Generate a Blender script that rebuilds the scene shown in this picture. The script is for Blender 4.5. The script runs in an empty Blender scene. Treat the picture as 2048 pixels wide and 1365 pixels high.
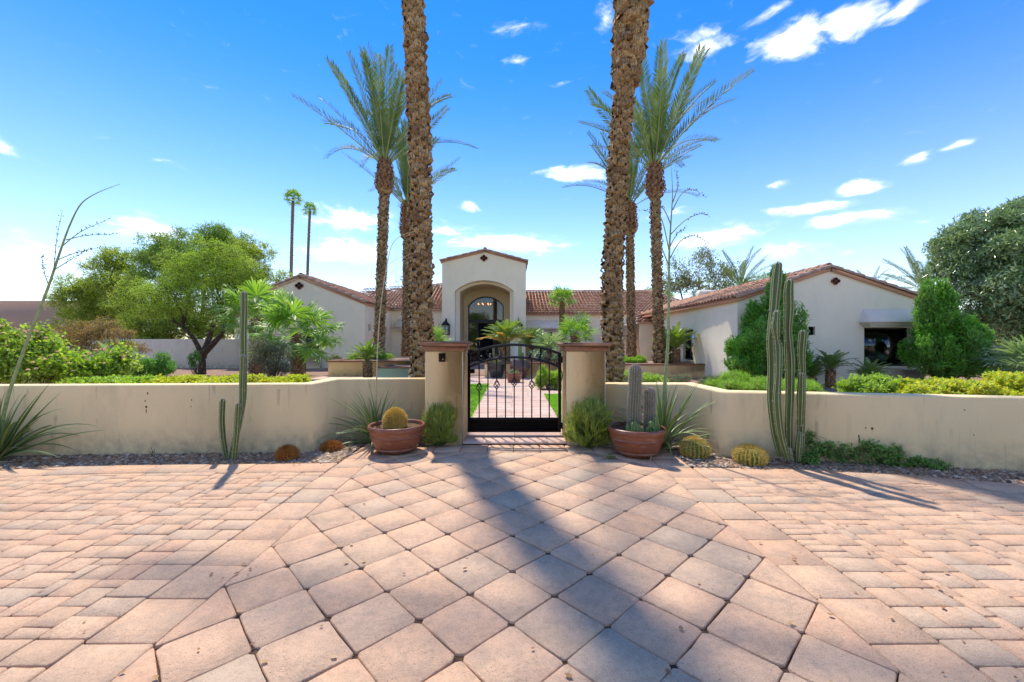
import bpy, math
import numpy as np
from mathutils import Vector, Matrix
from mathutils.geometry import tessellate_polygon

# ------------------------------------------------------------------ camera, world, sun, exposure
S = bpy.context.scene
COL = S.collection
EYE = 1.4
F = 831.0                       # focal length in photograph pixels (2048 wide)
cam_d = bpy.data.cameras.new('camera')
cam_d.sensor_width = 36.0
cam_d.lens = F / 2048 * 36.0
cam_d.clip_start = 0.05
cam_d.clip_end = 3000.0
cam = bpy.data.objects.new('camera', cam_d)
cam.location = (0, 0, EYE)
cam.rotation_euler = (math.pi / 2, 0, 0)
COL.objects.link(cam)
S.camera = cam

SUN_EL = math.radians(59)
SUN_AZ = math.radians(-22)      # measured from +Y towards +X : sun stands behind the house, to the left
sx = math.sin(SUN_AZ) * math.cos(SUN_EL)
sy = math.cos(SUN_AZ) * math.cos(SUN_EL)
sz = math.sin(SUN_EL)
sun_d = bpy.data.lights.new('sun', 'SUN')
sun_d.energy = 2.0
sun_d.angle = math.radians(1.2)
sun_d.color = (1.0, 0.92, 0.79)
sun = bpy.data.objects.new('sun', sun_d)
sun.rotation_euler = Vector((sx, sy, sz)).to_track_quat('Z', 'Y').to_euler()
sun.location = (-10, 10, 30)
COL.objects.link(sun)

S.view_settings.view_transform = 'Standard'
S.view_settings.look = 'None'
S.view_settings.gamma = 1.0
S.view_settings.exposure = 1.46
S.view_settings.use_curve_mapping = False
S.render.engine = 'CYCLES'
S.cycles.max_bounces = 8
S.cycles.transparent_max_bounces = 12
S.cycles.use_denoising = True

def build_world():
    w = bpy.data.worlds.new('World')
    S.world = w
    w.use_nodes = True
    nt = w.node_tree
    nt.nodes.clear()
    N, L = nt.nodes, nt.links
    out = N.new('ShaderNodeOutputWorld')
    bg = N.new('ShaderNodeBackground')
    sky = N.new('ShaderNodeTexSky')
    sky.sky_type = 'NISHITA'
    sky.sun_disc = False
    sky.sun_elevation = SUN_EL
    sky.sun_rotation = SUN_AZ
    sky.air_density = 1.0
    sky.dust_density = 0.0
    sky.ozone_density = 2.0
    hsv = N.new('ShaderNodeHueSaturation')
    hsv.inputs['Saturation'].default_value = 1.40
    hsv.inputs['Hue'].default_value = 0.510
    hsv.inputs['Value'].default_value = 1.0
    L.new(sky.outputs[0], hsv.inputs['Color'])
    tc = N.new('ShaderNodeTexCoord')
    sep = N.new('ShaderNodeSeparateXYZ')
    L.new(tc.outputs['Generated'], sep.inputs[0])
    def m(op, a, b=None, c=None):
        n = N.new('ShaderNodeMath'); n.operation = op
        for i, v in enumerate((a, b, c)):
            if v is None: continue
            if isinstance(v, (int, float)): n.inputs[i].default_value = v
            else: L.new(v, n.inputs[i])
        return n.outputs[0]
    az = m('ARCTAN2', sep.outputs[0], sep.outputs[1])
    el = m('ARCSINE', sep.outputs[2])
    cb = N.new('ShaderNodeCombineXYZ')
    L.new(az, cb.inputs[0]); L.new(el, cb.inputs[1])
    # warp
    mp = N.new('ShaderNodeMapping'); mp.inputs['Scale'].default_value = (5.0, 11.0, 1)
    L.new(cb.outputs[0], mp.inputs[0])
    nz = N.new('ShaderNodeTexNoise'); nz.inputs['Scale'].default_value = 1.0
    nz.inputs['Detail'].default_value = 4
    L.new(mp.outputs[0], nz.inputs['Vector'])
    sub = N.new('ShaderNodeVectorMath'); sub.operation = 'SUBTRACT'
    L.new(nz.outputs['Color'], sub.inputs[0]); sub.inputs[1].default_value = (.5, .5, .5)
    scl = N.new('ShaderNodeVectorMath'); scl.operation = 'MULTIPLY'
    L.new(sub.outputs[0], scl.inputs[0]); scl.inputs[1].default_value = (.16, .06, 0)
    wv = N.new('ShaderNodeVectorMath'); wv.operation = 'ADD'
    L.new(cb.outputs[0], wv.inputs[0]); L.new(scl.outputs[0], wv.inputs[1])
    # cloud list: px, py, half width, half height (photograph pixels), weight
    clouds = [(1590, 78, 95, 40, .95), (1700, 45, 90, 34, .9), (1800, 15, 70, 22, .8), (1410, 85, 80, 40, .6),
              (1210, 35, 30, 30, .45), (1150, 347, 95, 24, .95), (700, 432, 120, 36, .8), (690, 500, 110, 32, .8),
              (290, 455, 110, 30, .85), (1010, 487, 140, 26, .95), (900, 452, 70, 22, .55), (60, 505, 150, 40, .4),
              (30, 290, 70, 22, .75), (1620, 415, 110, 18, .9), (1680, 446, 100, 18, .95), (1735, 372, 70, 17, .9),
              (1430, 475, 120, 24, .8), (1560, 508, 110, 18, .7), (1850, 316, 32, 14, .8), (932, 410, 30, 11, .8),
              (1912, 290, 28, 12, .6), (1030, 60, 60, 20, .35), (1540, 20, 50, 18, .5), (1040, 125, 30, 12, .5),
              (1130, 175, 30, 10, .35), (1540, 362, 40, 12, .45), (1820, 448, 40, 10, .5), (1690, 515, 80, 12, .4),
              (215, 265, 35, 12, .35), (160, 540, 130, 20, .4), (1350, 430, 50, 12, .4), (310, 320, 60, 12, .35),
              (520, 460, 90, 14, .35), (1990, 480, 120, 16, .35), (-200, 430, 200, 40, .8), (2300, 400, 220, 40, .7)]
    acc = None
    for px, py, hw, hh, wt in clouds:
        r = math.hypot(px - 1024, F)
        a0 = math.atan2(px - 1024, F); e0 = math.atan2(682 - py, r)
        ax = hw * F / (r * r) * 1.22; ey = hh / r * math.cos(e0) ** 2 * 1.3
        s1 = N.new('ShaderNodeVectorMath'); s1.operation = 'SUBTRACT'
        L.new(wv.outputs[0], s1.inputs[0]); s1.inputs[1].default_value = (a0, e0, 0)
        s2 = N.new('ShaderNodeVectorMath'); s2.operation = 'MULTIPLY'
        L.new(s1.outputs[0], s2.inputs[0]); s2.inputs[1].default_value = (1 / ax, 1 / ey, 0)
        s3 = N.new('ShaderNodeVectorMath'); s3.operation = 'LENGTH'
        L.new(s2.outputs[0], s3.inputs[0])
        v = m('MULTIPLY_ADD', s3.outputs['Value'], -wt, wt)
        acc = v if acc is None else m('MAXIMUM', acc, v)
    # ordinary scattered clouds for the rest of the sky (behind and beside the camera)
    mp2 = N.new('ShaderNodeMapping'); mp2.inputs['Scale'].default_value = (3.0, 8.0, 1)
    L.new(cb.outputs[0], mp2.inputs[0])
    n2 = N.new('ShaderNodeTexNoise'); n2.inputs['Scale'].default_value = 1.0; n2.inputs['Detail'].default_value = 5
    L.new(mp2.outputs[0], n2.inputs['Vector'])
    g = m('MULTIPLY_ADD', n2.outputs['Fac'], 4.0, -1.95)
    behind = m('GREATER_THAN', m('ABSOLUTE', az), 1.25)
    g = m('MULTIPLY', g, behind)
    acc = m('MAXIMUM', acc, g)
    mp3 = N.new('ShaderNodeMapping'); mp3.inputs['Scale'].default_value = (20.0, 44.0, 1)
    L.new(wv.outputs[0], mp3.inputs[0])
    n3 = N.new('ShaderNodeTexNoise'); n3.inputs['Scale'].default_value = 1.0; n3.inputs['Detail'].default_value = 7
    n3.inputs['Roughness'].default_value = .6
    L.new(mp3.outputs[0], n3.inputs['Vector'])
    dens = m('ADD', acc, m('MULTIPLY_ADD', n3.outputs['Fac'], 1.15, -.62))
    mr = N.new('ShaderNodeMapRange'); mr.interpolation_type = 'SMOOTHERSTEP'
    L.new(dens, mr.inputs['Value'])
    mr.inputs['From Min'].default_value = .02; mr.inputs['From Max'].default_value = .80
    mr.inputs['To Max'].default_value = .86
    mix = N.new('ShaderNodeMix'); mix.data_type = 'RGBA'
    hz = m('POWER', m('MAXIMUM', m('SUBTRACT', 1.0, m('DIVIDE', m('MAXIMUM', el, 0.0), .62)), 0.0), 2.0)   # high thin haze, paler towards the horizon
    hz = m('MULTIPLY', hz, .38)
    L.new(m('MAXIMUM', mr.outputs[0], m('ADD', hz, m('MULTIPLY', mr.outputs[0], .35))), mix.inputs['Factor'])
    gm = N.new('ShaderNodeGamma'); gm.inputs[1].default_value = 1.03
    sc_ = []
    for q in (.12, 5.1):
        vm = N.new('ShaderNodeVectorMath'); vm.operation = 'SCALE'; vm.inputs['Scale'].default_value = q; sc_.append(vm)
    L.new(hsv.outputs[0], sc_[0].inputs[0]); L.new(sc_[0].outputs[0], gm.inputs[0]); L.new(gm.outputs[0], sc_[1].inputs[0])
    L.new(sc_[1].outputs[0], mix.inputs['A'])
    mix.inputs['B'].default_value = (4.9, 4.85, 4.8, 1)
    L.new(mix.outputs['Result'], bg.inputs['Color'])
    bg.inputs['Strength'].default_value = 0.15
    L.new(bg.outputs[0], out.inputs[0])
build_world()

def P(px, py, Y):
    """the point at distance Y in front of the camera that the photograph shows at (px, py)"""
    return np.array([(px - 1024) / F * Y, Y, EYE - (py - 682) / F * Y])
def G(px, py):
    Y = F * EYE / (py - 682.0)
    return np.array([(px - 1024) / F * Y, Y, 0.0])

rng = np.random.RandomState(7)

# ------------------------------------------------------------------ mesh builder
class MB:
    def __init__(self):
        self.v, self.f, self.n, self.a = [], [], 0, []
    def add(self, verts, faces, attr=None):
        verts = np.asarray(verts, dtype=np.float64).reshape(-1, 3)
        if isinstance(faces, np.ndarray):
            self.f.append(faces + self.n)
        else:
            by = {}
            for q in faces: by.setdefault(len(q), []).append(q)
            for k, q in by.items(): self.f.append(np.array(q, dtype=np.int64) + self.n)
        self.v.append(verts)
        self.a.append(np.zeros(len(verts)) if attr is None else np.asarray(attr, dtype=np.float64))
        self.n += len(verts)
        return self
    def box(self, x0, x1, y0, y1, z0, z1):
        v = [(x, y, z) for z in (z0, z1) for y in (y0, y1) for x in (x0, x1)]
        f = [(0, 2, 3, 1), (4, 5, 7, 6), (0, 1, 5, 4), (2, 6, 7, 3), (0, 4, 6, 2), (1, 3, 7, 5)]
        return self.add(v, np.array(f))
    def bbox(self, x0, x1, y0, y1, z0, z1, b=.01):
        """box with chamfered edges"""
        cx = [(x0, x1), (y0, y1), (z0, z1)]
        vs, idx = [], {}
        for i in (0, 1):
            for j in (0, 1):
                for k in (0, 1):
                    c = [cx[0][i], cx[1][j], cx[2][k]]
                    s = [1 if i == 0 else -1, 1 if j == 0 else -1, 1 if k == 0 else -1]
                    for ax in range(3):
                        p = list(c)
                        for o in range(3):
                            if o != ax: p[o] += s[o] * b
                        idx[(i, j, k, ax)] = len(vs); vs.append(p)
        f = []
        for ax in range(3):
            for side in (0, 1):
                o = [a for a in range(3) if a != ax]
                q = []
                for a, bb in ((0, 0), (1, 0), (1, 1), (0, 1)):
                    t = [0, 0, 0]; t[ax] = side; t[o[0]] = a; t[o[1]] = bb
                    q.append(idx[(t[0], t[1], t[2], ax)])
                f.append(tuple(q))
        for ax in range(3):
            o = [a for a in range(3) if a != ax]
            for a in (0, 1):
                for bb in (0, 1):
                    t0 = [0, 0, 0]; t0[o[0]] = a; t0[o[1]] = bb; t1 = list(t0); t1[ax] = 1
                    f.append((idx[(*t0, o[0])], idx[(*t0, o[1])], idx[(*t1, o[1])], idx[(*t1, o[0])]))
        for i in (0, 1):
            for j in (0, 1):
                for k in (0, 1):
                    f.append(tuple(idx[(i, j, k, a)] for a in range(3)))
        return self.add(vs, f)
    def tube(self, pts, rad, n=6, cap=True, attr=None):
        pts = np.asarray(pts, float); m = len(pts)
        rad = np.full(m, rad) if np.isscalar(rad) else np.asarray(rad, float)
        t = np.gradient(pts, axis=0); t /= np.linalg.norm(t, axis=1)[:, None] + 1e-12
        u = np.cross(t[0], (0, 0, 1.0))
        if np.linalg.norm(u) < 1e-3: u = np.cross(t[0], (0, 1.0, 0))
        u /= np.linalg.norm(u)
        rings = []
        ang = np.arange(n) * 2 * math.pi / n
        for i in range(m):
            u = u - t[i] * np.dot(u, t[i]); u /= np.linalg.norm(u) + 1e-12
            w = np.cross(t[i], u)
            rings.append(pts[i] + rad[i] * (np.cos(ang)[:, None] * u + np.sin(ang)[:, None] * w))
        v = np.concatenate(rings)
        i = np.arange(m - 1)[:, None] * n; j = np.arange(n)[None, :]; k = (j + 1) % n
        f = np.stack([i + j, i + k, i + n + k, i + n + j], -1).reshape(-1, 4)
        self.add(v, f, attr)
        if cap:
            base = self.n - m * n
            self.f.append(np.array([[base + q for q in range(n)][::-1]]))
            self.f.append(np.array([[base + (m - 1) * n + q for q in range(n)]]))
        return self
    def lathe(self, prof, n=32, c=(0, 0, 0)):
        prof = np.asarray(prof, float); m = len(prof)
        ang = np.arange(n) * 2 * math.pi / n
        v = np.stack([prof[:, 0][:, None] * np.cos(ang) + c[0], prof[:, 0][:, None] * np.sin(ang) + c[1],
                      np.repeat(prof[:, 1][:, None], n, 1) + c[2]], -1).reshape(-1, 3)
        i = np.arange(m - 1)[:, None] * n; j = np.arange(n)[None, :]; k = (j + 1) % n
        f = np.stack([i + j, i + k, i + n + k, i + n + j], -1).reshape(-1, 4)
        return self.add(v, f)
    def leaves(self, p, d, nrm, L, W, fold=.18, droop=.0):
        """diamond leaves, two triangles each, folded along the midrib"""
        p = np.asarray(p); N = len(p)
        d = d / (np.linalg.norm(d, axis=1)[:, None] + 1e-9)
        s = np.cross(d, nrm); s /= np.linalg.norm(s, axis=1)[:, None] + 1e-9
        nn = np.cross(s, d)
        L = np.broadcast_to(L, (N,))[:, None]; W = np.broadcast_to(W, (N,))[:, None]
        tip = p + d * L; tip[:, 2] -= (L[:, 0] * droop)
        a = p + d * L * .42 + s * W * .5 + nn * W * fold
        b = p + d * L * .42 - s * W * .5 + nn * W * fold
        v = np.stack([p, a, tip, b], 1).reshape(-1, 3)
        k = np.arange(N)[:, None] * 4
        f = np.concatenate([k + [0, 1, 2], k + [0, 2, 3]], 0)
        return self.add(v, f)
    def merge(self, o, M=None):
        v = np.concatenate(o.v)
        if M is not None: v = v @ np.asarray(M)[:3, :3].T + np.asarray(M)[:3, 3]
        for f in o.f: self.f.append(f + self.n)
        self.v.append(v); self.a.append(np.concatenate(o.a)); self.n += len(v)
        return self
    def mesh(self, name, mat, smooth=False, offset=None, attr=None):
        me = bpy.data.meshes.new(name)
        v = np.concatenate(self.v)
        if offset is not None: v = v - np.asarray(offset)
        me.vertices.add(len(v)); me.vertices.foreach_set('co', v.astype(np.float32).ravel())
        nl = sum(f.size for f in self.f); nf = sum(len(f) for f in self.f)
        me.loops.add(nl); me.polygons.add(nf)
        me.loops.foreach_set('vertex_index', np.concatenate([f.ravel() for f in self.f]).astype(np.int32))
        tot = np.concatenate([np.full(len(f), f.shape[1]) for f in self.f])
        st = np.concatenate([[0], np.cumsum(tot)[:-1]])
        me.polygons.foreach_set('loop_start', st.astype(np.int32))
        if smooth: me.polygons.foreach_set('use_smooth', np.ones(nf, dtype=bool))
        me.update(calc_edges=True)
        me.validate()
        if attr:
            at = me.attributes.new(attr, 'FLOAT', 'POINT')
            at.data.foreach_set('value', np.concatenate(self.a).astype(np.float32))
        me.materials.append(mat)
        return me

# ------------------------------------------------------------------ object helpers
def wloc(o):
    l = np.zeros(3)
    while o is not None:
        l = l + np.array(o.location); o = o.parent
    return l
def thing(name, label, cat, loc=(0, 0, 0), rz=0, group=None):
    o = bpy.data.objects.new(name, None); COL.objects.link(o)
    o.location = [float(q) for q in loc]; o.rotation_euler = (0, 0, rz)
    o.empty_display_size = .2
    o['label'] = label; o['category'] = cat
    if group: o['group'] = group
    return o
def part(name, mb, mat, parent, world=False, smooth=False, attr=None, kind=None, label=None, auto=None):
    """mesh child of parent; world=True: mb holds world coordinates (parent unrotated)"""
    me = mb if isinstance(mb, bpy.types.Mesh) else mb.mesh(name, mat, smooth, wloc(parent) if world and parent else None, attr)
    o = bpy.data.objects.new(name, me); COL.objects.link(o)
    o.parent = parent
    if kind: o['kind'] = kind
    if label: o['label'] = label
    return o
def solo(name, mb, mat, label, cat, loc=None, group=None, smooth=False, attr=None, kind=None):
    o = bpy.data.objects.new(name, mb.mesh(name, mat, smooth, loc, attr)); COL.objects.link(o)
    if loc is not None: o.location = [float(q) for q in loc]
    if label: o['label'] = label
    if cat: o['category'] = cat
    if group: o['group'] = group
    if kind: o['kind'] = kind
    return o
def struct(name, mb, mat, smooth=False, attr=None, parent=None):
    o = part(name, mb, mat, parent, False, smooth, attr)
    if parent is None: o['kind'] = 'structure'
    return o
def copy_tree(o, parent=None, label=None):
    c = o.copy(); COL.objects.link(c)
    if parent is not None: c.parent = parent
    if label: c['label'] = label
    for ch in list(o.children): copy_tree(ch, c)
    return c
def Rz(a):
    c, s = math.cos(a), math.sin(a)
    return np.array([[c, -s, 0], [s, c, 0], [0, 0, 1.0]])
def rand_dirs(n, r=rng):
    d = r.normal(size=(n, 3)); return d / np.linalg.norm(d, axis=1)[:, None]

# ------------------------------------------------------------------ materials
class Mat:
    def __init__(self, name):
        self.m = bpy.data.materials.new(name); self.m.use_nodes = True
        self.nt = self.m.node_tree; self.nt.nodes.clear()
        self.out = self.N('OutputMaterial')
    def N(self, t, **kw):
        n = self.nt.nodes.new('ShaderNode' + t)
        for k, v in kw.items(): setattr(n, k, v)
        return n
    def L(self, a, b): self.nt.links.new(a, b)
    def put(self, sock, v):
        if isinstance(v, (int, float, tuple, list)): sock.default_value = v if not isinstance(v, (tuple, list)) or len(v) == 4 or sock.type == 'VECTOR' else (*v, 1)
        else: self.L(v, sock)
    def bsdf(self, color, rough=.8, spec=.3, metal=0, normal=None):
        b = self.N('BsdfPrincipled')
        self.put(b.inputs['Base Color'], color); self.put(b.inputs['Roughness'], rough)
        b.inputs['Specular IOR Level'].default_value = spec; b.inputs['Metallic'].default_value = metal
        if normal is not None: self.L(normal, b.inputs['Normal'])
        return b
    def coords(self, kind='Object', scale=1.0):
        tc = self.N('TexCoord')
        if scale == 1.0: return tc.outputs[kind]
        mp = self.N('Mapping'); mp.inputs['Scale'].default_value = scale if isinstance(scale, tuple) else (scale,) * 3
        self.L(tc.outputs[kind], mp.inputs[0]); return mp.outputs[0]
    def pos(self, scale=1.0):
        g = self.N('NewGeometry')
        mp = self.N('Mapping'); mp.inputs['Scale'].default_value = scale if isinstance(scale, tuple) else (scale,) * 3
        self.L(g.outputs['Position'], mp.inputs[0]); return mp.outputs[0]
    def noise(self, vec, scale, detail=4, rough=.55, out='Fac'):
        n = self.N('TexNoise'); n.inputs['Scale'].default_value = scale; n.inputs['Detail'].default_value = detail
        n.inputs['Roughness'].default_value = rough
        if vec is not None: self.L(vec, n.inputs['Vector'])
        return n.outputs[out]
    def ramp(self, fac, stops, interp='LINEAR'):
        r = self.N('ValToRGB'); r.color_ramp.interpolation = interp
        e = r.color_ramp.elements
        while len(e) < len(stops): e.new(.5)
        for i, (p, c) in enumerate(stops):
            e[i].position = p; e[i].color = (*c, 1)
        self.L(fac, r.inputs[0]); return r.outputs[0]
    def mix(self, a, b, fac, mode='MIX'):
        n = self.N('Mix', data_type='RGBA', blend_type=mode)
        self.put(n.inputs['Factor'], fac); self.put(n.inputs['A'], a); self.put(n.inputs['B'], b)
        return n.outputs['Result']
    def math(self, op, a, b=0.0):
        n = self.N('Math', operation=op); self.put(n.inputs[0], a); self.put(n.inputs[1], b); return n.outputs[0]
    def rmap(self, v, a, b, c=0.0, d=1.0):
        n = self.N('MapRange'); self.L(v, n.inputs[0])
        for i, q in enumerate((a, b, c, d)): n.inputs[i + 1].default_value = q
        return n.outputs[0]
    def bump(self, h, strength=.3, dist=.01):
        n = self.N('Bump'); n.inputs['Strength'].default_value = strength; n.inputs['Distance'].default_value = dist
        self.L(h, n.inputs['Height']); return n.outputs[0]
    def rnd(self):
        """a random number per mesh piece and per object"""
        a = self.N('NewGeometry').outputs['Random Per Island']; b = self.N('ObjectInfo').outputs['Random']
        return self.math('FRACT', self.math('ADD', a, b))
    def done(self, sh):
        self.L(sh.outputs[0] if hasattr(sh, 'outputs') else sh, self.out.inputs['Surface']); return self.m

def stucco(name, c, dirt=(.35, .28, .2), amt=.35, stain=False):
    k = Mat(name); p = k.pos()
    base = k.mix((*[q * .9 for q in c], 1), (*[min(1, q * 1.07) for q in c], 1), k.noise(p, 1.3, 5))
    blot = k.rmap(k.noise(k.pos((2.2, 2.2, .7)), 1.5, 6, .65), .52, .78, 0, amt)
    base = k.mix(base, (*dirt, 1), blot)
    if stain:
        g = k.N('NewGeometry'); sp = k.N('SeparateXYZ'); k.L(g.outputs['Position'], sp.inputs[0])
        low = k.rmap(sp.outputs[2], .0, .34, 1, 0)
        sp2 = k.math('MULTIPLY', low, k.rmap(k.noise(p, 9, 5), .35, .75))
        base = k.mix(base, (.25, .19, .13, 1), k.math('MULTIPLY', sp2, .75))
        st = k.math('MULTIPLY', k.rmap(k.noise(k.pos((16, 16, .8)), 1, 4), .58, .70), k.rmap(k.noise(p, 3, 2), .5, .6))
        base = k.mix(base, (.32, .24, .17, 1), k.math('MULTIPLY', st, .5))
    h = k.math('ADD', k.noise(p, 60, 6, .7), k.math('MULTIPLY', k.noise(p, 6, 3), .8))
    return k.done(k.bsdf(base, .92, .15, 0, k.bump(h, .5, .014)))

def leafmat(name, cols, trans=.35, rough=.5, spec=.35):
    k = Mat(name)
    n = len(cols); cols = [tuple(min(.85, q * 1.38) for q in cc) for cc in cols]
    c = k.ramp(k.rnd(), [(i / (n - 1) if n > 1 else 0, cols[i]) for i in range(n)])
    c = k.mix(c, (1.0, 1.0, .8, 1), k.rmap(k.noise(k.pos(), 1.4, 3), .4, .7, 0, .12), 'SCREEN')
    b = k.bsdf(c, rough, spec)
    t = k.N('BsdfTranslucent'); k.L(k.mix(c, (1.35, 1.3, .5, 1), 1.0, 'MULTIPLY'), t.inputs[0])
    mx = k.N('MixShader'); mx.inputs[0].default_value = trans
    k.L(b.outputs[0], mx.inputs[1]); k.L(t.outputs[0], mx.inputs[2])
    return k.done(mx)

def plain(name, c, rough=.6, spec=.4, metal=0, var=.15, nscale=8, bump=0.0, bscale=40):
    k = Mat(name); p = k.coords('Object')
    f = k.noise(p, nscale, 5)
    col = k.mix((*[q * (1 - var) for q in c], 1), (*[min(1, q * (1 + var)) for q in c], 1), k.rmap(f, .3, .7))
    return k.done(k.bsdf(col, rough, spec, metal, k.bump(k.noise(p, bscale, 5), bump, .01) if bump else None))

def paver_mat(name):
    k = Mat(name); p = k.pos()
    r = k.rnd()
    tone = k.ramp(r, [(0, (0.707, 0.419, 0.259)), (.22, (0.717, 0.458, 0.290)), (.42, (0.727, 0.472, 0.299)), (.60, (0.677, 0.414, 0.254)),
                      (.78, (0.667, 0.448, 0.290)), (.88, (0.616, 0.439, 0.299)), (.93, (0.566, 0.424, 0.299)), (1, (0.646, 0.405, 0.250))])
    blot = k.noise(p, 5, 6, .65)
    tone = k.mix(tone, (.34, .26, .20, 1), k.rmap(blot, .44, .70, 0, .55))
    tone = k.mix(tone, (.74, .52, .37, 1), k.rmap(k.noise(p, 3.1, 4), .5, .8, 0, .35))
    sp = k.noise(p, 150, 3, .6)
    tone = k.mix(tone, (.20, .13, .09, 1), k.rmap(sp, .57, .68, 0, .7))
    tone = k.mix(tone, (.80, .62, .46, 1), k.rmap(k.noise(p, 120, 2), .64, .74, 0, .5))
    st = k.rmap(k.noise(p, 1.1, 5, .7), .56, .7, 0, .3)
    tone = k.mix(tone, (.24, .19, .155, 1), st)
    tone = k.mix(tone, (.36, .24, .16, 1), k.rmap(k.noise(p, 26, 7, .78), .47, .66, 0, .42))
    h = k.math('ADD', k.math('MULTIPLY', k.noise(p, 38, 6, .7), 1.2), k.math('MULTIPLY', k.noise(p, 170, 4, .7), .5))
    pit = k.N('TexVoronoi'); pit.inputs['Scale'].default_value = 75; k.L(p, pit.inputs['Vector'])
    h = k.math('ADD', h, k.rmap(pit.outputs['Distance'], .0, .22, -.35, 0))
    return k.done(k.bsdf(tone, .88, .22, 0, k.bump(h, .7, .012)))

def bark_mat(name, cols, bscale=60):
    k = Mat(name); p = k.coords('Object')
    c = k.ramp(k.rnd(), [(i / (len(cols) - 1), q) for i, q in enumerate(cols)])
    fib = k.noise(k.pos((45, 45, 7)), 1.0, 5, .65)
    c = k.mix(c, (.045, .030, .018, 1), k.rmap(fib, .42, .62, 0, .85))
    c = k.mix(c, (.50, .40, .27, 1), k.rmap(k.noise(k.pos(9), 1, 4), .55, .75, 0, .5))
    return k.done(k.bsdf(c, .9, .15, 0, k.bump(fib, .7, .012)))

def tile_mat(name):
    k = Mat(name); p = k.pos()
    c = k.ramp(k.rnd(), [(0, (.56, .28, .17)), (.35, (.66, .39, .26)), (.6, (.55, .27, .16)), (.8, (.70, .48, .34)), (1, (.38, .18, .11))])
    c = k.mix(c, (.42, .30, .24, 1), k.rmap(k.noise(p, 6, 5, .7), .5, .75, 0, .6))
    return k.done(k.bsdf(c, .8, .25, 0, k.bump(k.noise(p, 60, 4), .3, .01)))

M = {}
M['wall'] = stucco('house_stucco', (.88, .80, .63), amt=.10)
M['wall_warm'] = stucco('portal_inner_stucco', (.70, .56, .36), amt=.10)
M['cream'] = stucco('garden_wall_stucco', (.90, .70, .39), amt=.26, stain=True)
M['wtop'] = stucco('sunlit_wall_top', (.80, .76, .69), amt=.15)  # paler stucco copy imitating sun on the wall tops; no mesh uses it
M['pillar'] = stucco('pillar_stucco', (.92, .73, .42), amt=.16, stain=True)
M['green_st'] = stucco('pale_green_stucco', (.44, .58, .40), amt=.1)
M['brown_st'] = stucco('brown_stucco', (.44, .28, .20), amt=.3)
M['whitefar'] = stucco('old_white_stucco', (.74, .66, .54), amt=.4, stain=True)
M['hood'] = stucco('hood_plaster', (.78, .72, .63), amt=.08)
M['paver'] = paver_mat('concrete_paver')
M['tile'] = tile_mat('clay_roof_tile')
M['cap'] = plain('terracotta_cap', (.31, .165, .105), .75, .25, var=.25, nscale=5, bump=.3)
M['iron'] = plain('black_iron', (.012, .012, .013), .38, .5, .3, var=.3)
M['dark'] = plain('dark_frame', (.018, .016, .015), .45, .4)
M['door'] = plain('navy_door_paint', (.012, .015, .026), .35, .5)
M['clay_pipe'] = plain('clay_pipe', (.22, .08, .05), .8)
M['hole'] = plain('pipe_inside', (.02, .012, .01), .9)
def terracotta():
    k = Mat('glazed_terracotta'); p = k.coords('Object')
    c = k.mix((.16, .048, .024, 1), (.26, .085, .042, 1), k.noise(p, 4, 5))
    c = k.mix(c, (.42, .30, .23, 1), k.rmap(k.noise(k.coords('Object', (3, 3, 14)), 2, 5, .7), .52, .75, 0, .5))
    return k.done(k.bsdf(c, k.rmap(k.noise(p, 14, 4), .3, .7, .22, .45), .6, 0, k.bump(k.noise(k.coords('Object', (5, 5, 60)), 1.5, 4), .25, .006)))
M['terra'] = terracotta()
M['urn_dark'] = plain('dark_glaze', (.035, .035, .04), .25, .6, var=.4)
M['urn_brown'] = plain('brown_glaze', (.11, .06, .042), .3, .6, var=.4, nscale=3)
M['potsoil'] = plain('potting_soil', (.14, .085, .05), .95, .1, var=.5, nscale=40, bump=1.0, bscale=70)
M['joint'] = plain('joint_sand', (.10, .062, .04), .95, .1, var=.5, nscale=25, bump=.8, bscale=120)
def soil_mat():
    k = Mat('decomposed_granite'); p = k.pos()
    c = k.ramp(k.noise(p, 42, 6, .75), [(.3, (.16, .085, .06)), (.48, (.36, .22, .165)), (.62, (.46, .31, .24)), (.75, (.26, .17, .13))])
    c = k.mix(c, (.30, .24, .18, 1), k.rmap(k.noise(p, .7, 5), .45, .7, 0, .6))
    return k.done(k.bsdf(c, .95, .1, 0, k.bump(k.noise(p, 55, 5), 1.0, .03)))
M['soil'] = soil_mat()
def gravel_mat():
    k = Mat('gravel_stone'); r = k.rnd()
    c = k.ramp(r, [(0, (.30, .16, .085)), (.2, (.46, .32, .20)), (.4, (.15, .08, .045)), (.6, (.66, .56, .43)), (.75, (.34, .21, .13)), (.9, (.26, .22, .18)), (1, (.09, .055, .035))])
    return k.done(k.bsdf(c, .75, .3))
M['gravel'] = gravel_mat()
def path_mat():
    k = Mat('path_slab'); p = k.pos()
    c = k.ramp(k.rnd(), [(0, (.60, .42, .33)), (.4, (.66, .48, .39)), (.7, (.56, .38, .30)), (1, (.62, .47, .39))])
    c = k.mix(c, (.42, .28, .21, 1), k.rmap(k.noise(p, 4, 6, .7), .5, .75, 0, .5))
    return k.done(k.bsdf(c, .85, .2, 0, k.bump(k.noise(p, 60, 5), .3, .01)))
M['path'] = path_mat()
M['lawn'] = plain('lawn_soil', (.10, .20, .02), .95, .1, var=.4, nscale=30)
M['blade'] = leafmat('grass_blade', [(.10, .30, .015), (.18, .42, .02), (.26, .50, .03), (.14, .36, .02)], .45)
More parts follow.
